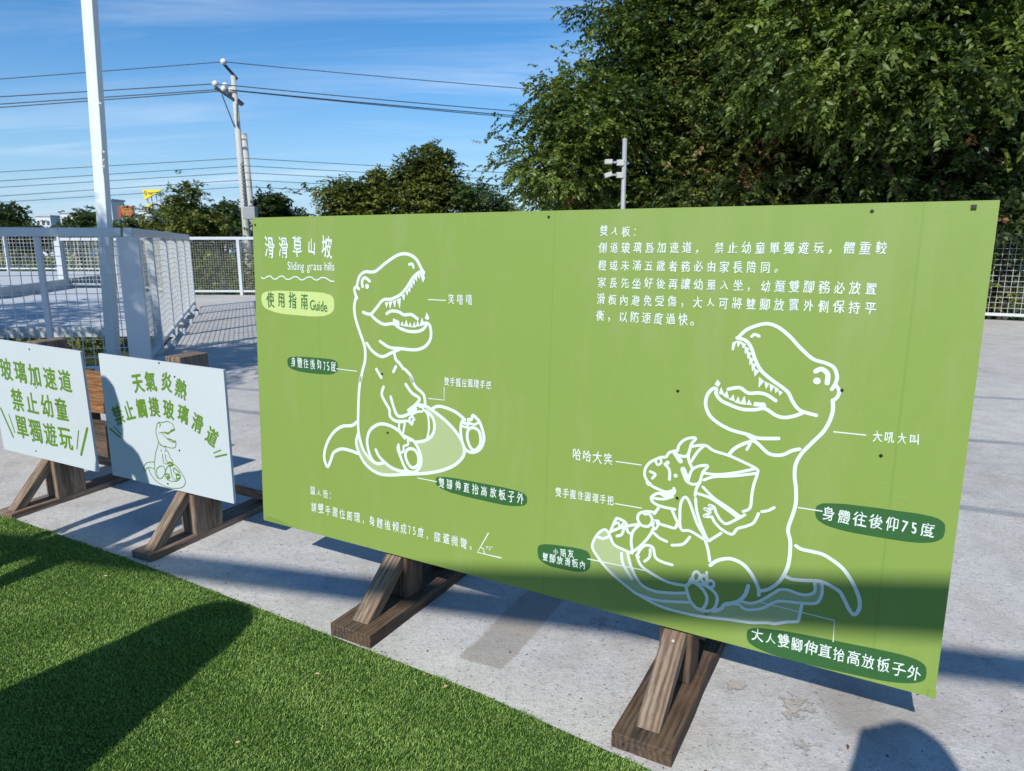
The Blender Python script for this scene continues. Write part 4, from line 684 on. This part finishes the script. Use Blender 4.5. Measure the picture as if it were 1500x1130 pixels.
# ---------------------------------------------------------------- plants
def leaves(cen, axis, length, width, rng, up_bias=1.0):
    n = len(cen); axis = axis / (np.linalg.norm(axis, axis=1, keepdims=True) + 1e-9)
    upv = rng.normal(0, .55, (n, 3)); upv[:, 2] += up_bias
    side = np.cross(axis, upv); side /= (np.linalg.norm(side, axis=1, keepdims=True) + 1e-9); nor = np.cross(side, axis)
    L_ = length[:, None]; Wd = width[:, None]
    b = cen; t = cen + axis * L_ - nor * L_ * .12; l = cen + axis * L_ * .45 + side * Wd + nor * Wd * .35; r = cen + axis * L_ * .45 - side * Wd + nor * Wd * .35
    return np.stack([b, r, t, l], 1)
def crown(name, blobs, n, per, ll, seed, parent, mat, red=(), lump=.26, droop=.10, spray=2.3, rmin=.60, dense_in=.20, zmin=-9, redamt=.0, wr=.27, clump=30, csize=2.9):
    rng = np.random.default_rng(seed); B = np.array([b[:3] for b in blobs], float); Rr = np.array([b[3:6] for b in blobs], float)
    wts = (Rr[:, 0] * Rr[:, 2]) ** .8; wts /= wts.sum(); bi = rng.choice(len(B), n, p=wts)
    nc = max(6, n // clump); ci = rng.integers(0, nc, n); bic = rng.choice(len(B), nc, p=wts); bi = bic[ci]
    dc = rng.normal(0, 1, (nc, 3)); dc /= np.linalg.norm(dc, axis=1, keepdims=True)
    lum = 1 + lump * (np.sin(dc[:, 0] * 5 + bic * 1.3) * np.sin(dc[:, 1] * 6 + bic) + .7 * np.sin(dc[:, 2] * 9 + dc[:, 0] * 7 + bic * 2.1) + rng.normal(0, .35, nc))
    rc = np.where(rng.random(nc) < dense_in, rng.uniform(.15, rmin, nc), rmin + (1 - rmin) * rng.random(nc) ** .6)
    pc = B[bic] + dc * Rr[bic] * (rc * lum)[:, None]
    csz = rng.uniform(.6, 1.3, nc) * ll * csize; off = rng.normal(0, 1, (n, 3)) * csz[ci][:, None] * np.array([1, 1, .62])
    p = pc[ci] + off; d = dc[ci] * .6 + off / (np.linalg.norm(off, axis=1, keepdims=True) + 1e-9) * .7; d /= np.linalg.norm(d, axis=1, keepdims=True)
    ctint = rng.normal(0, .17, nc)[ci]
    q = (p[:, None, :] - B[None]) / Rr[None]; dist = np.linalg.norm(q, axis=2); dist[np.arange(n), bi] = 9
    keep = (dist.min(axis=1) > .5) & (p[:, 2] > zmin); p, d, bi, ctint = p[keep], d[keep], bi[keep], ctint[keep]; n = len(p)
    ax = d + rng.normal(0, .45, (n, 3)); ax[:, 2] -= droop; ax /= np.linalg.norm(ax, axis=1, keepdims=True)
    # sprays: leaves alternate along a short drooping twig
    k = np.arange(per); t = (k + .5) / per
    tw = ll * spray
    cen = p[:, None, :] + ax[:, None, :] * (t * tw)[None, :, None]; cen[:, :, 2] -= (t ** 2 * tw * .35)[None, :]
    sd = np.cross(ax, np.array([0, 0, 1.]) + rng.normal(0, .2, (n, 3))); sd /= (np.linalg.norm(sd, axis=1, keepdims=True) + 1e-9)
    sg = np.where(k % 2 == 0, 1, -1)
    la = ax[:, None, :] * .6 + sd[:, None, :] * sg[None, :, None] * .9 + rng.normal(0, .28, (n, per, 3)); la[:, :, 2] -= .25
    N_ = n * per; Lr = ll * rng.uniform(.65, 1.2, N_); Q = leaves(cen.reshape(-1, 3), la.reshape(-1, 3), Lr, Lr * wr, rng)
    V = Q.reshape(-1, 3); i0 = (np.arange(N_) * 4)[:, None]; F = np.concatenate([i0 + [0, 1, 2], i0 + [0, 2, 3]], 0)
    base = np.clip(.45 + ctint + .24 * np.sin(p[:, 0] * 1.7 + p[:, 2] * 1.1 + bi) + rng.normal(0, .16, n), 0, 1)
    tn = np.clip(np.repeat(base, per) + rng.normal(0, .13, N_), 0, 1); rd = np.repeat((rng.random(n) < redamt) * rng.uniform(.3, .9, n), per)
    for (x, y, z, r_) in red:
        dd = np.linalg.norm(p - np.array([x, y, z]), axis=1); rd = np.maximum(rd, np.repeat((dd < r_) * (rng.random(n) < .6) * rng.uniform(.4, 1, n), per))
    o = mesh(name, V, F, mat, parent, attr=np.repeat(np.stack([tn, rd, rd * 0], 1), 4, axis=0)); o['kind'] = 'stuff'; return o
def limbs(parent, base, blobs, r0, seed, extra=4):
    rng = random.Random(seed); top = Vector(base); mb = MB(); zs = [b[2] for b in blobs]; zc = sum(zs) / len(zs); xc = sum(b[0] for b in blobs) / len(blobs); yc = sum(b[1] for b in blobs) / len(blobs)
    fork = Vector(base).lerp(Vector((xc, yc, zc)), .55); mb.tube([base, Vector(base).lerp(fork, .5) + Vector((rng.uniform(-.1, .1), 0, 0)), fork], [r0, r0 * .8, r0 * .65], 10); mb.build('trunk', M_BARK, parent, smooth=True)
    for b in blobs:
        c = Vector(b[:3]); mid = fork.lerp(c, .5) + Vector((rng.uniform(-.3, .3), rng.uniform(-.3, .3), rng.uniform(-.1, .3)))
        l_ = MB(); l_.tube([fork, mid, c], [r0 * .5, r0 * .34, r0 * .14], 7)
        for k in range(extra):
            d = Vector((rng.gauss(0, 1), rng.gauss(0, 1), rng.gauss(.2, 1))).normalized(); e = c + Vector((d.x * b[3], d.y * b[4], d.z * b[5])) * .85
            l_.tube([c, c.lerp(e, .5) + Vector((0, 0, .1)), e], [r0 * .14, r0 * .08, r0 * .03], 5)
        l_.build('limb', M_BARK, parent, smooth=True)
def tree(name, label, base, blobs, n, per, ll, seed, mat, r0=.2, group=None, cat='tree', **k):
    rt = empty(name, base, 0, label, cat, group); B = Vector(base)
    rel = [(b[0] - B.x, b[1] - B.y, b[2] - B.z, *b[3:]) for b in blobs]; red = [(x - B.x, y - B.y, z - B.z, r_) for x, y, z, r_ in k.pop('red', ())]
    limbs(rt, (0, 0, 0), rel, r0, seed); k['zmin'] = k.get('zmin', -99) - B.z if 'zmin' in k else -99
    crown('crown', rel, n, per, ll, seed, rt, mat, red=red, **k); return rt
# big tree left part and its neighbours; base at lower ground (-4)
def P(px, py, Y):   # helper point (pixel direction at distance Y) used only to size crowns from rough bearings
    p = R(11.72); x = (px - 750) / 1020; y = (py - 565) / 1020; dy = math.cos(p) - y * math.sin(p); dz = -math.sin(p) - y * math.cos(p)
    return (x * Y / dy, Y, 1.33 + dz * Y / dy)
def BL(px, py, Y, rx, rz, ry=None): c = P(px, py, Y); return (*c, rx, ry or rx, rz)
tree('broadleaf_tree', 'huge dark green broadleaf tree rising directly behind the green board', (2.6, 15.5, -4),
     [BL(990, 40, 15, 1.4, 1.4), BL(868, 172, 14.6, 1.1, .85), BL(900, 175, 14.8, 1.4, .9), BL(1010, 130, 15, 1.6, 1.5), BL(815, 245, 14.6, .85, .6), BL(1040, -80, 15.5, 1.9, 1.6), BL(860, 275, 15.6, 1.3, .75), BL(980, 270, 15.6, 1.6, .9)],
     15000, 10, .098, 101, M_LEAF, .26, redamt=.012, red=[(*P(905, 30, 14), .25)])
tree('broadleaf_tree', 'greenest tree with reddish young leaves just right of the floodlight pole', (6.2, 14.5, -4),
     [BL(1120, 60, 14, 1.5, 1.5), BL(1100, 200, 13.6, 1.1, 1.1), BL(1170, 130, 14, 1.3, 1.4), BL(1060, 260, 13.8, 1.0, .7), BL(1180, -90, 14.5, 2.0, 1.4)],
     10500, 10, .092, 102, M_LEAF2, .2, redamt=.03, red=[(*P(1125, 205, 12.8), .32), (*P(1105, 235, 12.8), .3), (*P(1160, 190, 12.8), .25)])
tree('broadleaf_tree', 'overhanging tree at top right with large glossy leaves and a leaning bare trunk', (9.2, 13.0, -4),
     [BL(1290, 60, 12, 1.6, 1.3), BL(1250, 130, 11.6, 1.0, .6), BL(1340, 150, 11.4, .9, .5), BL(1420, 20, 11.2, 1.5, .9), BL(1480, 90, 11, .9, .8), BL(1390, -90, 12, 2.2, 1.2), BL(1200, 30, 12.2, 1.1, 1.2)],
     6800, 11, .125, 103, M_LEAF, .2, droop=.45, clump=36, csize=3.2)
tree('broadleaf_tree', 'dark shaded tree filling the gap behind the overhanging branches', (8.0, 18.5, -4),
     [BL(1230, 170, 17.5, 2.4, 2.3), BL(1380, 190, 17, 2.3, 2.4), BL(1500, 100, 17, 2.4, 3.0), BL(1290, 20, 18, 2.6, 2.2), BL(1130, 260, 17.5, 2.0, 1.1), BL(1600, 250, 16, 2.6, 2.0)],
     9000, 10, .15, 104, M_LEAF3, .3, redamt=.01)
tree('young_tree', 'small bushy tree whose leaves show low behind the right end of the board', (9.6, 13.6, -4),
     [BL(1280, 255, 12.6, 1.2, .8), BL(1370, 225, 12.4, 1.1, .8), BL(1455, 235, 12.2, 1.0, .9), BL(1340, 290, 12.6, 1.2, .5), BL(1450, 300, 12.2, 1.0, .6), BL(1180, 285, 13.8, 1.2, .6), BL(1060, 290, 14.2, 1.2, .5)], 7000, 10, .11, 105, M_LEAF3, .12, redamt=.03)
for (a, b, r_, lb) in (((P(1400, 180, 12.6)), (P(1478, 330, 12.6)), .045, 'pale thin leaning trunk in the shade at right'), ((P(1474, 85, 13)), (P(1484, 260, 13)), .075, 'brown upright trunk nearest the right edge of the photo')):
    rt = empty('bare_trunk', (b[0], b[1], -4), 0, lb, 'tree'); A = Vector(a) - rt.location; B2 = Vector(b) - rt.location
    MB().tube([(.1, 0, 0), tuple(B2), tuple(A.lerp(B2, .5) + Vector((.04, 0, 0))), tuple(A)], [r_ * 1.6, r_ * 1.1, r_, r_ * .7], 8).build('trunk', M_BARK, rt, smooth=True)
    for k in range(3): MB().tube([tuple(A.lerp(B2, .2 * k)), tuple(A.lerp(B2, .2 * k) + Vector((.35 * (-1) ** k, -.1, .30)))], [r_ * .4, r_ * .15], 5).build('branch', M_BARK, rt)
# mid-distance trees
G = 'mid-distance trees beyond the deck'
tree('round_tree', 'round olive green tree between the yellow sign and the utility pole', (-15.3, 33, -4), [BL(268, 321, 32, 1.0, .8), BL(246, 297, 32, .38, .45), BL(269, 291, 32, .35, .55), BL(244, 329, 32, .75, .6), BL(294, 331, 32, .7, .5), BL(266, 374, 32, 1.3, 1.0)], 2400, 8, .17, 111, M_LEAF2, .2, G, lump=.3, droop=-.3, csize=1.5, spray=2.0, clump=20)
tree('pointed_tree', 'small dark pointed tree right of the utility pole', (-12.0, 36, -4), [BL(400, 317, 36, .75, .6), BL(398, 299, 36, .28, .5), BL(425, 325, 36, .6, .35), BL(385, 325, 36, .5, .4), BL(400, 362, 36, 1.4, 1.0)], 1700, 8, .20, 112, M_LEAF3, .2, G, lump=.35, droop=-.3, csize=1.5, spray=2.0, clump=20)
tree('bushy_tree', 'bushy olive tree with ragged top left of the spiky one', (-7.0, 30, -4), [BL(512, 298, 28, .6, .5), BL(484, 280, 28, .42, .22), BL(526, 274, 28, .28, .42), BL(562, 274, 28, .34, .6), BL(548, 313, 28, .9, .6), BL(495, 323, 28, .6, .35), BL(525, 368, 28, 1.6, 1.1)], 3600, 8, .17, 113, M_LEAF2, .2, G, lump=.32, droop=-.4, csize=1.5, spray=2.0, clump=20)
sp_ = tree('spiky_tree', 'olive tree with four thin upright shoots on top', (-3.6, 30, -4), [BL(612, 300, 28, .9, .55), BL(655, 300, 28, .8, .5), BL(597, 258, 28, .09, .60), BL(612, 253, 28, .09, .68), BL(632, 248, 28, .10, .80), BL(649, 256, 28, .11, .62), BL(625, 276, 28, .5, .35), BL(675, 283, 28, .35, .35), BL(640, 358, 28, 1.7, 1.1)], 3600, 8, .16, 114, M_LEAF2, .2, G, lump=.28, droop=-.6, csize=1.5, spray=2.0, clump=20)
for k_, (px_, py_, h_) in enumerate(((597, 246, .55), (613, 240, .62), (632, 232, .75), (649, 243, .62))):
    c_ = Vector(P(px_, py_, 28)) - sp_.location
    MB().tube([(c_.x, c_.y, c_.z - 1.2), (c_.x, c_.y, c_.z + h_ * .8)], [.03, .012], 5).build('shoot_stem', M_BARK, sp_)
    crown('shoot', [(c_.x, c_.y, c_.z - .1, .13, .13, h_), (c_.x, c_.y, c_.z - .7, .25, .25, .5)], 300, 7, .13, 200 + k_, sp_, M_LEAF2, droop=-1.2, spray=1.5, lump=.1, csize=1.0, clump=8)
tree('bushy_tree', 'grey-green tree tucked beside the left edge of the huge tree', (-1.5, 27, -4), [BL(702, 295, 27, .55, .42), BL(718, 307, 27, .7, .4), BL(702, 345, 27, 1.2, .9)], 1500, 8, .15, 115, M_LEAF3, .15, G, lump=.3, csize=1.2, spray=2.2)
tree('low_tree', 'low rounded tree at the far left edge of the photo', (-38, 52, -4), [BL(5, 335, 52, 2.0, 1.3), BL(28, 350, 52, 1.3, .8), BL(-20, 330, 52, 2, 1.6)], 1500, 7, .33, 116, M_LEAF3, .3, G, lump=.3, spray=1.5, csize=1.6)
tree('low_tree', 'dark low tree directly left of the white pole', (-40, 65, -4), [BL(130, 331, 65, 1.5, .75), BL(112, 337, 65, 1.2, .7), BL(60, 350, 65, 2.5, .6), BL(132, 321, 65, .4, .7)], 1300, 7, .32, 117, M_LEAF3, .3, G, lump=.3, spray=1.5, csize=1.6)
tree('low_tree', 'scrubby low tree between the red billboard and the round tree', (-27, 55, -4), [BL(195, 340, 55, 1.2, .6), BL(213, 335, 55, .5, .7), BL(175, 345, 55, 1.2, .6)], 1000, 7, .28, 118, M_LEAF2, .3, G, lump=.3, spray=1.5, csize=1.6)
tree('low_tree', 'low tree line in front of the small white building by the utility pole', (-20, 48, -4), [BL(330, 323, 48, 1.5, .9), BL(350, 330, 48, 1.2, .9), BL(310, 335, 48, 1.0, .8)], 1200, 7, .26, 119, M_LEAF3, .3, G, lump=.3, spray=1.5, csize=1.6)
# scrub and hedge masses
def scrub(name, label, blobs, n, ll, seed, mat, **k):
    o = crown(name, blobs, n, 8, ll, seed, None, mat, **k); tag(o, label, 'shrub'); return o
scrub('shrubbery', 'dark leafy shrubs behind the far railing left of the board', [(-8.5, 20.5, -.5, 1.8, 1, 1.35), (-6.0, 20.2, -.4, 1.8, 1, 1.5), (-3.5, 20, -.6, 2, 1, 1.4), (-10.5, 22, -.9, 2, 1, 1.2)], 3600, .12, 131, M_LEAF2, spray=2)
scrub('yellow_shrub', 'yellow-green feathery shrub low behind the far railing', [(-8.6, 19.3, -.55, .35, .3, .75), (-8.0, 19.2, -.9, .6, .3, .5), (-6.5, 19.0, -.8, .45, .3, .55), (-5.9, 19.0, -.5, .3, .3, .5)], 420, .13, 132, M_LEAF4)
scrub('hedge', 'leafy hedge behind the railing at the right edge of the photo', [(8.8, 13.4, -.2, 1.6, .9, 1.7), (10.8, 12.3, -.2, 1.6, .9, 1.8), (6.8, 14.6, -.3, 1.6, .9, 1.4), (12.8, 11.6, 0, 1.6, 1, 1.9)], 4600, .10, 133, M_LEAF2)
scrub('undergrowth', 'dark undergrowth in the gap below the near railing', [(-7.5, 9.3, -2.6, 3.5, 1.4, .9), (-12, 9, -2.8, 3.5, 1.8, 1.0), (-4.9, 9.6, -2.6, .7, 1.8, .8), (-10, 13, -3, 6, 2.5, .9)], 5200, .13, 134, M_LEAF2)
scrub('tree_line', 'hazy band of distant trees along the horizon at left', [(-60 - 9 * k, 78 - 2 * k, -2.6 + .5 * math.sin(k * 2.2), 6, 3, 3.0 + .5 * math.sin(k * 3.1)) for k in range(-4, 5)] + [(-20 + 9 * k, 80, -2.5, 6, 3, 3.0) for k in range(-1, 8)], 6500, .55, 135, M_LEAF3)
scrub('roadside_scrub', 'pale scrub beyond the walkway seen through the wire mesh', [(-20, 34, -1.6, 6, 2, 2.0), (-30, 36, -1.7, 7, 2, 1.9), (-14, 31, -2.0, 3, 2, 2.0), (-40, 38, -1.6, 7, 2, 1.9)], 3200, .26, 136, M_LEAF4)
# tree just outside the left edge whose crown dapples the walkway
tree('broadleaf_tree', 'leafy tree outside the left edge shading the lower walkway', (-13.2, 6.5, -4), [(-13, 7.2, 2.4, 1.9, 2, 1.3), (-11.2, 8.0, 3.6, 1.6, 1.6, 1.1), (-14.8, 6.5, 3.2, 1.8, 1.8, 1.2), (-12.4, 8.6, 4.8, 1.8, 1.6, 1.1), (-10.4, 7.5, 2.3, 1.2, 1.5, .8)], 2400, 9, .16, 141, M_LEAF, .22)
tree('broadleaf_tree', 'unseen tree added outside the left edge to shade the railing corner', (-8.4, 1.6, -4), [(-6.75, 1.6, 5.3, .75, .8, .55), (-6.0, 2.0, 4.9, .55, .6, .4), (-7.4, 1.4, 5.2, .7, .7, .5)], 1300, 9, .13, 142, M_LEAF, .14, dense_in=.4)  # crown put in out of view to shade the near rail and corner post

# ---------------------------------------------------------------- things behind the camera whose shadows fall into view
ob = empty('shade_frame', (-2.67, -1.80, 0), 0, 'steel overhead beam on posts behind the viewer, casting a soft band of shadow', 'frame')
d_ = Vector((1, -.242, 0)).normalized(); zb_ = 3.9
MB().bar(d_ * -5.2 + Vector((0, 0, zb_)), d_ * 8 + Vector((0, 0, zb_)), .088, .088).build('beam', M_WHITE, ob)
for t in (-5.15, 7.95): MB().bar(d_ * t, d_ * t + Vector((0, 0, zb_ - .046)), .09, .09, up=(0, 1, 0)).build('post', M_WHITE, ob)
for k, (cy_, cx_, sl_) in enumerate(((3.35, 2.3, -.46), (4.55, 3.2, -.30), (5.9, 4.1, -.26))):
    sh_ = Vector((-math.sin(R(SUN_AZ)), -math.cos(R(SUN_AZ)), 0)) * (4.4 / math.tan(R(SUN_EL))); p_ = Vector((cx_, cy_, 4.4)) + sh_; dw_ = Vector((1, sl_, 0)).normalized()
    o = MB().tube([p_ - dw_ * 14, p_ + dw_ * 8], .011, 6).build('overhead_wire', M_CABLE); tag(o, ('nearest', 'middle', 'rearmost')[k] + ' of three thin wires stretched overhead behind the viewer', 'wire', 'overhead wires behind the viewer')

def person(loc, face, height, shirt, trousers, hair, label, arms='phone', wide=1.0, puff=1.0, hat=False, shadow_cape=False):
    """one continuous skinned body, standing; face = heading (rad) the person looks towards (+Y = 0)"""
    rt = empty('person', (loc[0], loc[1], 0.0), -face, label, 'person'); s = height / 1.70; rt.scale = (wide, wide, 1)
    P = {'pel': (0, 0, .94), 'wst': (0, .01, 1.08), 'chs': (0, .0, 1.27), 'nkb': (0, -.01, 1.42), 'nk': (0, .01, 1.49), 'hd1': (0, .03, 1.56), 'hd2': (0, .025, 1.64)}
    Rd = {'pel': (.155, .115), 'wst': (.135, .10), 'chs': (.155, .115), 'nkb': (.085, .07), 'nk': (.052, .055), 'hd1': (.068, .085), 'hd2': (.066, .082)}
    E = [('pel', 'wst'), ('wst', 'chs'), ('chs', 'nkb'), ('nkb', 'nk'), ('nk', 'hd1'), ('hd1', 'hd2')]
    for sd, sg in (('l', -1), ('r', 1)):
        P.update({sd + 'hip': (sg * .095, 0, .86), sd + 'kn': (sg * .11, .01, .48), sd + 'an': (sg * .115, -.02, .09), sd + 'toe': (sg * .125, .12, .035)})
        Rd.update({sd + 'hip': (.088, .09), sd + 'kn': (.056, .058), sd + 'an': (.038, .042), sd + 'toe': (.036, .026)})
        E += [('pel', sd + 'hip'), (sd + 'hip', sd + 'kn'), (sd + 'kn', sd + 'an'), (sd + 'an', sd + 'toe')]
        sh = (sg * .175, -.005, 1.38)
        if arms == 'phone': el, wr = (sg * .21, .12, 1.16), (sg * .075, .34, 1.33)
        else: el, wr = (sg * .235, -.01, 1.10), (sg * .23, .06, .86)
        P.update({sd + 'sh': sh, sd + 'el': el, sd + 'wr': wr}); Rd.update({sd + 'sh': (.062, .062), sd + 'el': (.042, .042), sd + 'wr': (.028, .028)})
        E += [('nkb', sd + 'sh'), (sd + 'sh', sd + 'el'), (sd + 'el', sd + 'wr')]
        w = Vector(wr); dv = (w - Vector(el)).normalized(); sidev = Vector((1, 0, 0)) if abs(dv.x) < .7 else Vector((0, 0, 1))
        pm = w + dv * .07; P[sd + 'pm'] = tuple(pm); Rd[sd + 'pm'] = (.034, .022); E.append((sd + 'wr', sd + 'pm'))
        for f, (o_, ln) in enumerate(((-.027, .060), (-.009, .070), (.009, .066), (.027, .052))):
            a = pm + sidev * o_ + dv * .03; b = a + dv * ln * .5; c = b + (dv * .6 + Vector((0, -.5 if arms != 'phone' else 0, .3 * -1))).normalized() * ln * .45
            for nme, q in (('a', a), ('b', b), ('c', c)): P[f'{sd}{f}{nme}'] = tuple(q); Rd[f'{sd}{f}{nme}'] = (.009, .009)
            E += [(sd + 'pm', f'{sd}{f}a'), (f'{sd}{f}a', f'{sd}{f}b'), (f'{sd}{f}b', f'{sd}{f}c')]
        a = w + dv * .03 - sidev * sg * .035; b = a + dv * .035 - sidev * sg * .012; P[sd + 'ta'] = tuple(a); P[sd + 'tb'] = tuple(b); Rd[sd + 'ta'] = (.011, .011); Rd[sd + 'tb'] = (.009, .009)
        E += [(sd + 'wr', sd + 'ta'), (sd + 'ta', sd + 'tb')]
    ks = list(P); ix = {k: i for i, k in enumerate(ks)}
    me = bpy.data.meshes.new('body'); me.from_pydata([tuple(c * s for c in P[k]) for k in ks], [(ix[a], ix[b]) for a, b in E], []); me.update()
    o = bpy.data.objects.new('body', me); link(o, rt); md = o.modifiers.new('skin', 'SKIN'); md.use_smooth_shade = True
    for i, k in enumerate(ks):
        sv_ = me.skin_vertices[0].data[i]; sv_.radius = (Rd[k][0] * s, Rd[k][1] * s); sv_.use_root = (k == 'pel')
    o.modifiers.new('sub', 'SUBSURF').levels = 1; o.modifiers['sub'].render_levels = 2
    bpy.context.view_layer.update(); me2 = bpy.data.meshes.new_from_object(o.evaluated_get(bpy.context.evaluated_depsgraph_get())); o.modifiers.clear(); o.data = me2; me2.name = 'body'
    for m_ in (M_SKIN, plain('shirt_cloth', shirt, .9), plain('trouser_cloth', trousers, .9), M_GRUB): me2.materials.append(m_)
    for p in me2.polygons:
        z = p.center.z / s; ax_ = abs(p.center.x) / s
        p.material_index = 3 if z < .085 else 2 if z < .98 and ax_ < .2 else 1 if (z < 1.46 and (arms != 'phone' or p.center.y < .27 * s) and not (ax_ > .2 and z < 1.05)) else 0
    # hair, eyes, nose, mouth, ears
    hr = MB(); nv = 14
    rings = [(1.48, .085, -.045), (1.54, .098, -.03), (1.60, .100, -.02), (1.66, .096, -.01), (1.70, .082, 0), (1.735, .05, .005), (1.745, .01, .005)]
    for i, (z, r_, oy) in enumerate(rings):
        for k in range(nv):
            t = 2 * math.pi * k / nv; yy = math.sin(t) * r_ * 1.12
            if z < 1.67 and yy > .02: yy = .02 + (yy - .02) * .15
            hr.V.append(((math.cos(t) * r_ * puff) * s, (yy * puff + oy + .02) * s, (1.56 + (z - 1.56) * (1 + (puff - 1) * .6)) * s))
    for i in range(len(rings) - 1):
        for k in range(nv): k2 = (k + 1) % nv; hr.F.append((i * nv + k, i * nv + k2, (i + 1) * nv + k2, (i + 1) * nv + k))
    hr.build('hair', plain('hair_dark', hair, .6), rt, smooth=True)
    if hat: MB().tube([(0, .02 * s, 1.625 * s), (0, .02 * s, 1.66 * s), (0, .02 * s, 1.76 * s), (0, .02 * s, 1.775 * s)], [.165 * s, .112 * s, .098 * s, .06 * s], 18).build('hat', M_STRAW, rt, smooth=True)
    if shadow_cape:
        MB().tube([(0, 0, z * s) for z in (1.80, 1.785, 1.74, 1.66, 1.55, 1.42, 1.25, 1.0, .62)], [r_ * s for r_ in (.04, .10, .155, .185, .20, .235, .275, .33, .37)], 20).build('shadow_poncho', M_SHADOW_PONCHO, rt, smooth=True)  # added poncho, its outline shaped to widen the body shadow on the turf
    for sg in (-1, 1):
        MB().tube([(sg * .030 * s, .098 * s, 1.612 * s), (sg * .030 * s, .108 * s, 1.612 * s)], [.010 * s, .006 * s], 8).build('eye', M_GRUB, rt)
        MB().tube([(sg * .078 * s, .02 * s, 1.585 * s), (sg * .082 * s, .02 * s, 1.61 * s), (sg * .080 * s, .018 * s, 1.63 * s)], [.010 * s, .016 * s, .010 * s], 7).build('ear', M_SKIN, rt)
    MB().tube([(0, .102 * s, 1.605 * s), (0, .122 * s, 1.575 * s), (0, .108 * s, 1.567 * s)], [.008 * s, .013 * s, .008 * s], 7).build('nose', M_SKIN, rt, smooth=True)
    MB().bar((-.022 * s, .108 * s, 1.545 * s), (.022 * s, .108 * s, 1.545 * s), .008, .008).build('mouth', M_LIP, rt)
    return rt
M_SHADOW_PONCHO = plain('shadow_poncho_cloth', (.10, .16, .30), .7); M_SKIN = plain('skin', (.52, .33, .24), .5); M_LIP = plain('lip', (.40, .14, .12), .5)
person((0.22, -0.2), .25, 1.62, (.12, .14, .2), (.05, .06, .09), (.02, .015, .012), 'person in dark top holding up a phone, just right of the viewpoint', 'phone', puff=1.2)
person((-1.94, 0.37), .6, 1.66, (.5, .5, .48), (.08, .1, .16), (.03, .02, .015), 'person in a blue poncho added to shape the shadow, standing on the turf left of the viewpoint', 'down', shadow_cape=True)
person((-2.35, 2.07), .4, 1.58, (.35, .12, .12), (.3, .28, .24), (.02, .015, .01), 'person in red top standing on the turf before the white signs', 'down')
